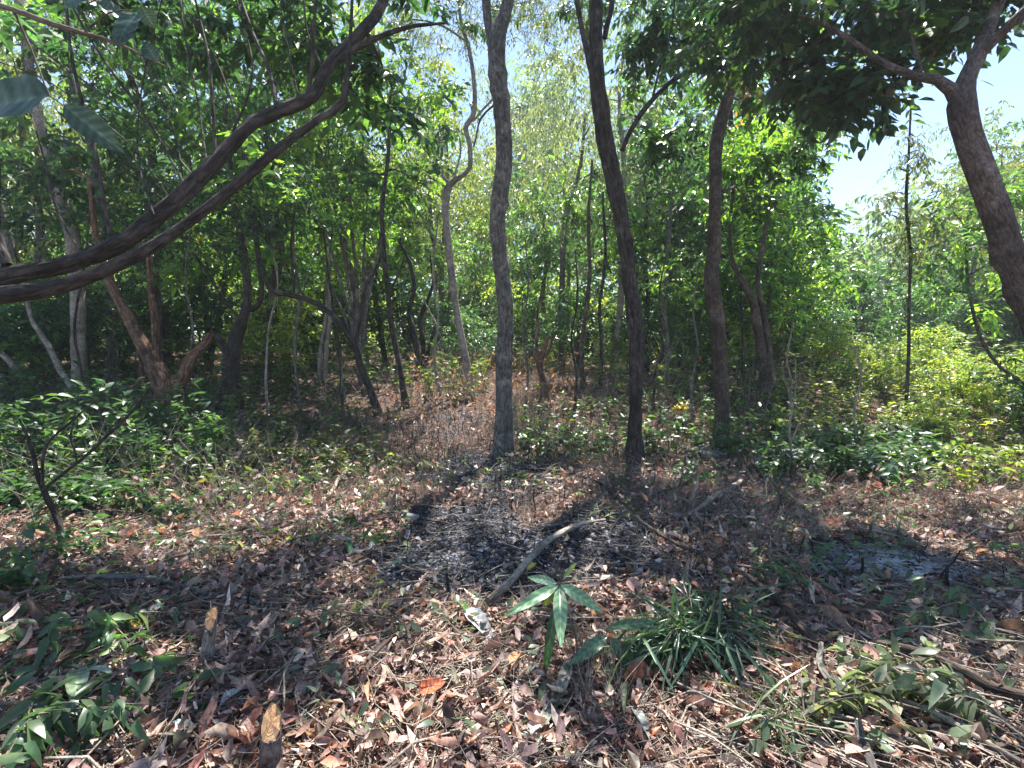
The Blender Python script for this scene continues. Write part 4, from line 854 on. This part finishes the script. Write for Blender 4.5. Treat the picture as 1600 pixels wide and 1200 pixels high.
gen = [(650, 740, 'charred stub behind the ash, nearest the slim dark stem'), (712, 720, 'charred stub on the grey ash left of the middle trunk'), (745, 770, 'charred stub in front of the middle trunk on its left side'), (800, 795, 'charred stub standing below the middle trunk'), (835, 812, 'charred stub behind the upper end of the pinkish brown stick'),
 (725, 800, 'charred stub at the back of the central burnt patch'), (700, 935, 'charred stub at the front left edge of the central burnt patch'), (880, 785, 'charred stub between the middle trunk and the nearly black trunk'), (950, 815, 'charred stub below the nearly black trunk on its left'), (1020, 765, 'charred stub beside the foot of the nearly black trunk'),
 (1175, 745, 'charred stub beside the tip of the forked pale branch'), (610, 760, 'charred stub left of the central burnt patch'), (385, 960, 'charred stub between the weathered stump and the central burnt patch'), (1100, 840, 'charred stub beside the middle of the long thin branch')]
first = [True]*3
for k, t in enumerate(spots+[(a, b, k_ % 3, lb) for k_, (a, b, lb) in enumerate(gen)]):
    px, py, kd, lb = t
    if first[kd]: o = stubs[kd]; first[kd] = False
    else: o = stubs[kd].copy(); COL.objects.link(o)
    q = Gd(px, py); o.location = q; o.rotation_euler = (rng.normal(0, .15), rng.normal(0, .15), rng.uniform(0, 6)); s = rng.uniform(.8, 1.2)
    o.scale = (s, s, s); tag(o, lb or 'short blackened stem stub left standing by the fire in the middle of the clearing', 'stub', 'charred stubs')

# cut stumps in the front
def stump(px, pyb, pyt, w, label, bark, lean=0.0):
    q = Gd(px, pyb); d = q[1]; t = P(px+lean, pyt, d); r = pxr(w, d); g = Geo()
    ax = np.array([*t])-np.array([*q])
    tube(g, [[0, 0, -.06, r*1.2], [*(ax*.3), r*1.05], [*(ax*.7), r], [*ax, r*.92]], 14, .02, 0, lump=.12, capc=1)
    for vv in g.v[:1]+[g.v[1]]:
        tz = ax[2]-vv[:, 2]; msk = tz < .035; vv[msk, 2] += (vv[msk, 1]-ax[1])*1.6+rng.normal(0, .004, msk.sum())
    root = g.build('cut_stump', [bark, M_CUT], None); root.location = tuple(q)
    return tag(root, label, 'stump', 'cut stumps')
stump(424, 1215, 1130, 34, 'cut sapling stump with an orange top at the bottom of the photo', M_BPINK)
stump(322, 1040, 965, 20, 'weathered leaning stump in the left foreground right of the yellow leaf', M_DEAD, 8)

# ------------------------------------------------------------------ hero leaves
def bigleaf(G, b, t, w, nrmv=(0, 0, 1), col=(.06, .12, .04), fold=.25, droop=.15, curl=0., mat=0, nl=40, ns=5, wav=.03):
    b = np.asarray(b, float); t = np.asarray(t, float); L = np.linalg.norm(t-b); d = (t-b)/L
    y = np.cross(np.asarray(nrmv, float), d); y /= np.linalg.norm(y)+1e-9; z = np.cross(d, y)
    s = np.linspace(0, 1, nl); wd = w/2*np.sin(math.pi*s**.85)**.75*(1-.25*s); wd[0] = w*.03; wd[-1] = w*.01
    u = np.linspace(-1, 1, 2*ns+1); S, U = np.meshgrid(s, u, indexing='ij'); WD = wd[:, None]
    zz = fold*np.abs(U)*WD+droop*L*4*S*(1-S)*.5+curl*U*U*WD+wav*w*np.sin(S*17+U*2)*np.abs(U)
    v = b+d*(S*L)[..., None]+y*(U*WD)[..., None]+z*zz[..., None]
    m = 2*ns+1; i, j = np.meshgrid(np.arange(nl-1), np.arange(m-1), indexing='ij')
    f = np.stack([i*m+j, i*m+j+1, (i+1)*m+j+1, (i+1)*m+j], -1).reshape(-1, 4)
    c = np.repeat(np.asarray(col, float)[None], nl*m, 0).reshape(nl, m, 3); c[:, ns] = c[:, ns]*1.5+.02
    c *= (1+.22*np.clip(np.sin(S*44-np.abs(U)*5)*2.5, -1, 1))[..., None]*rng.uniform(.85, 1.1, (nl, m, 1))
    G.add(v.reshape(-1, 3), f, np.full(len(f), 4), mat, c.reshape(-1, 3), v.reshape(-1, 3)*.6, True)

# broad leaved sprig
q0 = Gd(905, 1058); D0 = q0[1]; top = P(872, 912, D0-.02)
g = Geo(); root = tube(g, [[0, 0, -.04, .006], *[[*(P(a, b, D0)-q0), r] for a, b, r in ((900, 1000, .005), (885, 950, .0045), (872, 912, .003))]], 7, .03, 0)
sprig = g.build('leafy_sprig', [M_TWIG], None); sprig.location = tuple(q0)
tag(sprig, 'upright sprig with broad lance shaped pale green leaves in the middle foreground', 'plant')
g2c = (.19, .34, .2)
for (bx, by, tx, ty, w, dt, cc, fd) in [(872, 915, 788, 964, .042, -.15, g2c, .3), (874, 918, 876, 1012, .052, -.28, (.22, .38, .22), .25), (876, 914, 942, 958, .046, -.12, (.2, .35, .2), .3), (870, 912, 824, 902, .034, .06, (.2, .32, .22), .3),
     (868, 912, 852, 946, .04, .10, (.14, .2, .03), .2), (868, 940, 850, 1060, .036, .02, (.05, .11, .07), .3), (948, 994, 888, 1040, .05, -.12, (.08, .17, .1), .3), (950, 980, 1030, 972, .036, .05, (.06, .13, .06), .3), (952, 998, 1000, 1050, .06, .0, (.05, .11, .07), .2), (880, 905, 900, 880, .02, .1, (.2, .25, .05), .3)]:
    g = Geo(); b = P(bx, by, D0-.02)-q0; t = P(tx, ty, D0+dt)-q0; bigleaf(g, b, t, w*1.35, (0, -1, .9), cc, fd, .12); g.build('leaf', [M_LEAFG], sprig)
g = Geo(); tube(g, [[*(P(a, b, D0)-q0), r] for a, b, r in ((903, 1045, .004), (930, 1010, .0035), (950, 988, .0025))], 6, .03, 0); g.build('side_stem', [M_TWIG], sprig)
for k, (bx, by, tx, ty, w, cc) in enumerate([(1015, 1020, 1030, 1088, .07, (.05, .11, .05)), (1000, 1030, 985, 1075, .035, (.06, .13, .07)), (890, 1050, 868, 1130, .06, (.30, .26, .2)), (985, 1095, 1015, 1190, .06, (.13, .15, .13)), (980, 1080, 975, 1140, .04, (.12, .15, .1)), (860, 1060, 848, 1190, .055, (.22, .22, .19))]):
    pass
# fine leaved plant
def grass_clump(px, py, label, n, Lr, spread, wd, col, name='fine_leaved_plant', stems=7, cat='plant', hh=.25, bias=(0, 0)):
    q = Gd(px, py); org = np.array(q); g = Geo(); root = None; S = []
    for k in range(stems):
        a = rng.uniform(0, 6.283); L = spread*rng.uniform(.6, 1.2)
        e = np.array([math.cos(a)*L+bias[0], math.sin(a)*L*.6+bias[1], hh*rng.uniform(.3, 1.1)]); m = e*.5+np.array([0, 0, hh*.5])
        S.append(tube(g, [[0, 0, -.02, .0045], [*(m), .003], [*e, .0015]], 5, .03, 0))
    root = g.build(name, [M_TWIG], None); root.location = tuple(org); tag(root, label, cat)
    S = np.vstack([s[len(s)//3:] for s in S]); ii = rng.integers(0, len(S), n); pos = S[ii, :3]
    d = rng.normal(0, 1, (n, 3))*[1, .8, .5]+pos*[2, 2, 0]; d[:, 2] -= .1
    L = rng.uniform(*Lr, n); nn = rng.normal(0, .5, (n, 3)); nn[:, 2] += 1
    g = Geo(); leaves(g, pos, d, nn, L, L*wd, .3, rng.uniform(.3, 1.4, n), leafcols(n, col, (.2, .3, .16), .12), 'mid', 0)
    g.build('foliage', [M_LEAFG], root); return root
grass_clump(1085, 1030, 'bushy cut plant with fine narrow drooping dark green leaves in the middle foreground', 420, (.12, .34), .36, .05, (.04, .085, .055), stems=16, hh=.24, bias=(.05, .05))
grass_clump(1010, 1040, 'narrow leaved tuft directly right of the broad leaved sprig', 160, (.1, .2), .16, .08, (.06, .13, .08), stems=6, hh=.2)
grass_clump(1240, 1140, 'sparse grassy tuft below the end of the long thin branch', 130, (.08, .2), .22, .05, (.10, .14, .08), stems=6, hh=.1, cat='grass tuft', name='grass_tuft')
# pale dead stalks under sprig
n = 34; x0 = q0[0]+rng.uniform(-.02, .22, n); y0 = q0[1]+rng.uniform(-.25, .1, n); A = np.c_[x0, y0, h(x0, y0)]; B = A+np.c_[rng.normal(0, .08, n), rng.normal(.05, .06, n), rng.uniform(.1, .34, n)]
g = Geo(); twigs(g, A-q0, B-q0, .0025, .0015, 0)
o = g.build('dry_grass_tuft', [M_DEAD], None); o.location = tuple(q0); tag(o, 'pale dry grass stalks standing beneath the broad leaved sprig', 'grass tuft')

# single large fallen leaves
def fallen(label, pxb, pyb, pxt, pyt, w, col, lift=.05, mat=None, name='fallen_leaf', fold=.2, droop=.12, tl=None, curl=.3):
    b = Gd(pxb, pyb); t = Gd(pxt, pyt); b = b+[0, 0, lift]; t = t+[0, 0, lift if tl is None else tl]
    g = Geo(); o = np.array(b); n = rng.normal(0, .25, 3)+[0, 0, 1]; bigleaf(g, b-o, t-o, w, n, col, fold, droop, curl)
    tube(g, [[0, 0, 0, .0022], [*(-(t-b)*.12+[0, 0, -.005]), .0016], [*(-(t-b)*.22+[0, 0, -.02]), .0012]], 5, .02, 0, col)
    ob = g.build(name, [mat or M_DRY], None); ob.location = tuple(o); return tag(ob, label, 'leaf', 'large single leaves on the ground')
GRN, GRY = (.10, .17, .09), (.30, .32, .30)
for a in [
 ('yellow leaf lying at the left of the foreground', 212, 990, 208, 965, .09, (.62, .36, .03)), ('rust red leaf with a dark fold near the bottom middle', 655, 1098, 697, 1088, .08, (.45, .12, .05)),
 ('dusky pink leaf lying right of the fine leaved plant near the bottom', 1155, 1135, 1180, 1190, .06, (.36, .19, .17)), ('grey blue leaf standing on edge below the ash', 728, 965, 772, 1010, .10, (.34, .37, .40)),
 ('pale green folded leaf in the lower left', 125, 1065, 118, 1125, .09, (.2, .27, .18)), ('pale grey green leaf lying beside the folded one in the lower left', 130, 1070, 180, 1078, .05, (.26, .33, .26)),
 ('large dark green leaf in the bottom left corner', 70, 1130, 15, 1200, .10, (.06, .12, .06)), ('long green leaf at the far left of the foreground', 0, 1075, 40, 1045, .05, (.10, .17, .06)),
 ('bright green leaf left of the yellow leaf', 135, 1035, 182, 1010, .05, (.16, .28, .08)), ('grey brown upright leaf left of the weathered stump', 205, 1055, 255, 995, .04, (.28, .26, .22)),
 ('large grey hanging leaf under the broad leaved sprig', 890, 1050, 862, 1130, .06, (.30, .28, .24)), ('long grey green leaf bending left of the dry stalks', 868, 1110, 838, 1185, .055, (.24, .26, .22)),
 ('dark grey folded leaf below the fine leaved plant', 985, 1118, 1014, 1182, .05, (.17, .19, .19)), ('pale green leaf standing by the dry stalks', 978, 1075, 975, 1140, .035, (.16, .2, .14)),
 ('green leaf under the stout stick at the lower right', 1438, 1105, 1478, 1150, .05, (.11, .19, .08)), ('long grey green leaf near the right edge above the white twig', 1515, 980, 1582, 1010, .05, (.17, .22, .16)),
 ('big pale leaf in the bottom right corner', 1490, 1180, 1540, 1195, .07, (.33, .37, .36)), ('long silvery leaf left of the bottom right corner', 1370, 1130, 1425, 1170, .04, (.34, .37, .33)),
 ('cream leaf pointing down at the bottom centre left', 593, 1135, 620, 1178, .05, (.48, .42, .28)), ('pinkish rounded leaf in the middle left foreground', 568, 1015, 592, 1020, .05, (.38, .23, .19)),
 ('green leaf standing among litter left of the ash', 548, 885, 540, 850, .04, (.06, .17, .09)), ('small dark green leaf left of the grey blue leaf', 715, 955, 728, 975, .05, (.07, .16, .04)),
 ('long pinkish leaf lying near the bottom left centre', 462, 1110, 480, 1070, .045, (.33, .2, .18)), ('large dusky leaf at the bottom edge by the thin cut stem', 548, 1160, 560, 1115, .035, (.26, .17, .15)),
 ('ash grey leaf curled on the right ash patch', 1418, 920, 1450, 905, .08, (.38, .41, .40)), ('pale oval leaf below the right ash patch', 1318, 950, 1340, 972, .045, (.38, .33, .32)),
 ('dark green leaf below the curled ash grey leaf', 1448, 1000, 1460, 975, .045, (.07, .14, .04)), ('yellow leaf caught on the pinkish brown stick', 824, 905, 838, 897, .05, (.55, .42, .08)),
 ('pale teal leaf cluster lying in the bottom left', 255, 1170, 310, 1150, .10, (.25, .33, .33)), ('orange brown curled leaf left of the dry stalks', 800, 1060, 812, 1035, .06, (.5, .25, .13)),
 ('pale leaf lying at the bottom left of centre', 345, 1115, 378, 1102, .06, (.36, .4, .4)), ('broad green leaf at the left edge above the long one', 20, 1020, 60, 1000, .05, (.05, .12, .05))]:
    c = a[6]; gm = M_LEAFG if c[1] > c[0]*1.15 and c[1] < .3 else M_DRY
    fallen(*a, mat=gm, lift=rng.uniform(.03, .07), tl=rng.uniform(.02, .08))

# cut leafy litter: green debris at left foreground and right of ash
g = Geo()
def debris(n, pxa, pxb, pya, pyb, Lr, base, young, wf=.38):
    px = rng.uniform(pxa, pxb, n); py = rng.uniform(pya, pyb, n); d = CAM_H*F/(py-545); x = (px-800)/F*d
    L = rng.uniform(*Lr, n); a = rng.random(n)*6.283; dr = np.stack([np.cos(a), np.sin(a), rng.normal(.1, .4, n)], -1)
    nn = rng.normal(0, .5, (n, 3)); nn[:, 2] += 1
    leaves(g, np.c_[x, d, h(x, d)+.02+.08*rng.random(n)], dr, nn, L, L*wf, rng.uniform(0, .5, n), rng.uniform(0, .5, n), leafcols(n, base, young, .3), 'mid', 0)
debris(200, -40, 300, 840, 1150, (.05, .13), (.06, .12, .05), (.16, .22, .07)); debris(60, -40, 160, 1000, 1250, (.06, .15), (.05, .10, .045), (.14, .2, .08))
debris(170, 1180, 1640, 930, 1240, (.05, .13), (.09, .14, .08), (.2, .24, .14)); debris(260, 1180, 1450, 780, 930, (.05, .11), (.07, .12, .07), (.2, .24, .14))
debris(900, 0, 640, 660, 880, (.05, .12), (.06, .11, .05), (.2, .24, .1)); debris(160, 400, 900, 880, 1200, (.04, .1), (.09, .13, .09), (.26, .3, .22)); debris(600, 900, 1640, 690, 850, (.04, .1), (.09, .13, .08), (.22, .25, .15))
tag(g.build('cut_greenery', [M_LEAF]), 'scattered freshly cut green leaves lying over the dry litter', 'cut leaves', kind='stuff')

def lying(px, py, qx, qy, n, L, base, young, label, bark=None, lift=.07, dry=False):
    a, b = Gd(px, py), Gd(qx, qy); ax = b-a; ln = np.linalg.norm(ax); g = Geo(); S = []
    main = tube(g, [[0, 0, .04, .009], [*(ax*.35+rng.normal(0, .04, 3)*[1, 1, 0]+[0, 0, lift+.03]), .007], [*(ax*.7+[0, 0, lift+.05]), .005], [*(ax+[0, 0, lift]), .002]], 7, .05, 0, wob=.5)
    o = g.build('cut_branch', [bark or M_BBROWN], None); o.location = tuple(a); tag(o, label, 'cut branch', 'cut leafy branches lying on the ground')
    sd_ = np.array([-ax[1], ax[0], 0])/ln
    for k in range(7):
        m = main[int(len(main)*rng.uniform(.25, .95)), :3]; g = Geo(); e = m+ax/ln*rng.uniform(.1, .3)+sd_*rng.uniform(-.3, .3)+[0, 0, rng.uniform(0, .14)]
        S.append(tube(g, [[*m, .004], [*((m+e)/2+[0, 0, .03]), .003], [*e, .0012]], 5, .03, 0)); g.build('side_twig', [bark or M_BBROWN], o)
    S = np.vstack(S+[main[len(main)//2:]]); pos = S[rng.integers(0, len(S), n), :3]+rng.normal(0, .015, (n, 3)); d = rng.normal(0, .8, (n, 3))+ax/ln; d[:, 2] *= .4; d[:, 2] -= .15
    nn = rng.normal(0, .5, (n, 3)); nn[:, 2] += 1; Ls = L*.78*rng.uniform(.5, 1.3, n); g = Geo()
    leaves(g, pos, d, nn, Ls, Ls*.4, rng.uniform(.1, .7, n), rng.uniform(.1, 1.2, n), leafcols(n, base, young, .3, .35), 'mid', 0); g.build('foliage', [M_DRY if dry else M_LEAF], o)
LG, LY, LD = (.06, .13, .06), (.18, .27, .09), (.22, .2, .15)
for a in [(-30, 900, 150, 870, 80, .1, LG, LY, 'cut green branch lying at the left edge below the bare dark sapling'), (20, 1010, 190, 1000, 70, .1, LG, LY, 'cut green branch lying left of the yellow leaf'), (-40, 1120, 150, 1180, 80, .12, (.05, .1, .05), (.12, .17, .09), 'cut green branch lying in the bottom left corner'),
   (160, 830, 330, 800, 90, .1, LG, LY, 'cut green branch lying right of the bare dark sapling'), (330, 800, 470, 770, 80, .09, LG, (.3, .3, .08), 'cut branch lying left of the straight bleached stick'), (420, 880, 540, 850, 50, .08, LD, LG, 'wilted branch lying in the left middle ground'),
   (240, 900, 380, 880, 50, .09, LD, LG, 'wilted branch lying behind the long dark horizontal stick'), (560, 720, 690, 745, 70, .09, LD, LG, 'wilted branch lying below the foot of the bowed trunk'), (850, 740, 960, 725, 70, .09, LG, LD, 'wilted green branch lying left of the nearly black trunk foot'),
   (1010, 780, 1120, 760, 80, .09, LG, LD, 'wilted green branch lying in front of the short grey log'), (1180, 800, 1310, 770, 80, .09, LG, LD, 'wilted branch lying right of the crossed dry stalks'), (1330, 790, 1470, 770, 80, .1, LG, LY, 'cut green branch lying behind the right ash patch'),
   (1120, 900, 1230, 930, 60, .09, LG, LD, 'wilted branch lying along the long thin branch'), (1500, 870, 1620, 900, 60, .1, LG, LD, 'wilted branch lying right of the right ash patch'), (1560, 960, 1430, 990, 60, .1, LG, LD, 'cut branch lying above the white twig at the right'),
   (1600, 1180, 1450, 1110, 110, .12, (.12, .15, .11), (.28, .3, .24), 'cut grey green branch lying below the stout stick'), (1230, 1180, 1350, 1110, 80, .1, (.12, .14, .10), (.26, .27, .2), 'cut grey green branch lying left of the split dark stick'), (640, 1010, 520, 990, 40, .08, LD, LG, 'wilted twig branch lying left of the grey blue leaf')]:
    lying(*a, bark=M_TWIG)

q = P(1165, 150, 7.2); g = Geo(); tube(g, [[0, 0, .35, .006], [.03, 0, .15, .004], [0, 0, -.1, .002]], 5, .05, 0); o = g.build('orange_leaf_spray', [M_TWIG], None); o.location = tuple(q)
tag(o, 'spray of orange yellow leaves hanging beside the upper knotty trunk', 'leaf spray'); nO = 70; g = Geo(); pos = rng.normal(0, 1, (nO, 3))*[.09, .09, .17]; L = rng.uniform(.05, .1, nO)
leaves(g, pos, rng.normal(0, 1, (nO, 3))-[0, 0, .8], rng.normal(0, 1, (nO, 3)), L, L*.45, .3, .3, np.array([[.55, .27, .05]])*rng.uniform(.6, 1.2, (nO, 1)), 'mid', 0); g.build('foliage', [M_LEAF], o)

# yellow leaved shoot
qy = Gd(1066, 655); g = Geo(); nY = 60
tube(g, [[0, 0, -.03, .008], [.02, 0, .12, .006], [.0, 0, .25, .004]], 6, .05, 0)
ys = g.build('yellow_shoot', [M_TWIG], None); ys.location = tuple(qy); tag(ys, 'small shoot with golden yellow leaves left of the brown knotty trunk', 'plant')
g = Geo(); pos = rng.normal(0, .07, (nY, 3))+[0, 0, .2]; L = rng.uniform(.06, .13, nY); leaves(g, pos, rng.normal(0, 1, (nY, 3)), rng.normal(0, .6, (nY, 3))+[0, -.4, 1], L, L*.5, .3, .3, np.array([[.6, .42, .04]])*rng.uniform(.7, 1.2, (nY, 1)), 'mid', 0)
g.build('foliage', [M_LEAF], ys)

# small leafy saplings near the left and in the middle ground
def sapling(px, py, hh, n, L, base, young, label, Wf=.42, spread=.3):
    q = Gd(px, py); g = Geo(); S = []
    for k in range(4):
        e = np.array([rng.normal(0, spread), rng.normal(0, spread), hh*rng.uniform(.7, 1.1)]); S.append(tube(g, [[0, 0, -.03, .008], [*(e*.5+[0, 0, .05]), .005], [*e, .002]], 6, .08, 0))
    o = g.build('leafy_sapling', [M_TWIG], None); o.location = tuple(q); tag(o, label, 'plant', 'leafy saplings')
    S = np.vstack([s[len(s)//4:] for s in S]); pos = S[rng.integers(0, len(S), n), :3]+rng.normal(0, .04, (n, 3)); d = rng.normal(0, 1, (n, 3)); d[:, 2] *= .4; d[:, 2] -= .2
    nn = rng.normal(0, .4, (n, 3)); nn[:, 2] += 1; Ls = L*rng.uniform(.6, 1.2, n)
    g = Geo(); leaves(g, pos, d, nn, Ls, Ls*Wf, .25, .25, leafcols(n, base, young, .2), 'mid', 0); g.build('foliage', [M_LEAF], o)
G1, G2 = (.045, .10, .04), (.12, .2, .06)
for a in [(30, 760, .85, 320, .12, G1, G2, 'tall leafy sapling at the left edge behind the bare dark sapling'), (165, 720, .6, 240, .12, G1, G2, 'leafy sapling right of the bare dark sapling'), (210, 690, .6, 260, .13, G1, G2, 'leafy sapling below the reddish V shaped trunk'),
   (60, 840, .35, 90, .11, G1, G2, 'low leafy plant around the foot of the bare dark sapling'), (15, 930, .35, 100, .12, G1, G2, 'dark leafy plant on the left edge of the foreground'), (320, 760, .22, 70, .1, (.10, .13, .03), (.3, .28, .05), 'yellowish low plant in the left middle ground'),
   (895, 700, .35, 110, .1, G1, G2, 'dark leafy plant between the grey middle trunk and the nearly black trunk'), (840, 690, .32, 80, .1, (.07, .10, .04), (.2, .22, .08), 'brownish green plant at the foot of the grey middle trunk'), (1060, 745, .22, 70, .1, (.07, .13, .09), (.2, .27, .2), 'low blue green plant by the short grey log'),
   (1150, 715, .3, 90, .1, G1, G2, 'leafy plant right of the foot of the knotty trunk'), (1290, 745, .38, 150, .12, (.05, .1, .06), (.14, .2, .1), 'dark leafy plant below the sunny clearing'), (1380, 760, .3, 120, .12, (.06, .12, .08), (.2, .27, .18), 'blue green leafy plant behind the right ash patch'), (1450, 735, .35, 110, .12, (.1, .16, .04), (.3, .33, .06), 'yellow green leafy plant at the right of the middle ground'),
   (1570, 760, .35, 120, .11, (.12, .18, .04), (.3, .33, .06), 'sunlit leafy plant near the right edge')]:
    sapling(*a)

# branch with big leaves hanging close to the camera, upper left
D = .85
g = Geo(); a0 = P(-140, -30, D)
tube(g, [[*(P(a, b, D)-a0), pxr(w, D)] for a, b, w in ((-140, -30, 9), (0, 8, 8), (60, 30, 8), (130, 52, 7), (180, 66, 5), (225, 88, 3), (262, 105, 2))], 7, .02, 0)
tw = g.build('overhanging_branch', [M_TWIG], None); tw.location = tuple(a0); tag(tw, 'thin twig with large blue green leaves hanging close in the upper left corner', 'branch')
BGc = (.05, .085, .06)
for bx, by, tx, ty, w, dt in [(78, 150, -40, 185, .105, .05), (100, 165, 195, 240, .05, .03), (100, 8, 150, -14, .06, 0), (185, 72, 215, 30, .04, .02), (215, 20, 185, 68, .04, -.03), (222, 10, 242, 45, .03, .02), (150, 5, 200, 30, .035, .03), (245, 95, 225, 66, .03, .0), (330, 265, 338, 285, .03, 0)][:8]:
    g = Geo(); bigleaf(g, P(bx, by, D)-a0, P(tx, ty, D+dt)-a0, w, (0.1, -1, .35), BGc, .2, .08); g.build('leaf', [M_NEAR], tw)
g = Geo(); tube(g, [[*(P(a, b, D)-a0), pxr(w, D)] for a, b, w in ((20, 14, 3), (50, 80, 3), (78, 150, 2), (100, 165, 1.5))], 6, .02, 0); tube(g, [[*(P(a, b, D)-a0), pxr(w, D)] for a, b, w in ((130, 52, 3), (170, 20, 2), (215, 15, 1.5))], 6, .02, 0); g.build('side_twig', [M_TWIG], tw)

# ------------------------------------------------------------------ thin haze between the far trees
g = Geo(); x0, x1, y0, y1, z0, z1 = -95, 95, -14, 125, -3, 30
vv = [(x, y, z) for z in (z0, z1) for y in (y0, y1) for x in (x0, x1)]
g.add(vv, [[0,2,3,1],[4,5,7,6],[0,1,5,4],[2,6,7,3],[0,4,6,2],[1,3,7,5]], [4]*6, 0, smooth=False)
mh = bpy.data.materials.new('haze'); mh.use_nodes = True; th = mh.node_tree; th.nodes.clear(); oh = th.nodes.new('ShaderNodeOutputMaterial')
pv = th.nodes.new('ShaderNodeVolumePrincipled'); pv.inputs['Density'].default_value = HAZE; pv.inputs['Color'].default_value = (.85, .93, 1, 1); pv.inputs['Anisotropy'].default_value = .3
th.links.new(pv.outputs[0], oh.inputs['Volume'])
if HAZE: tag(g.build('haze', [mh]), kind='stuff')
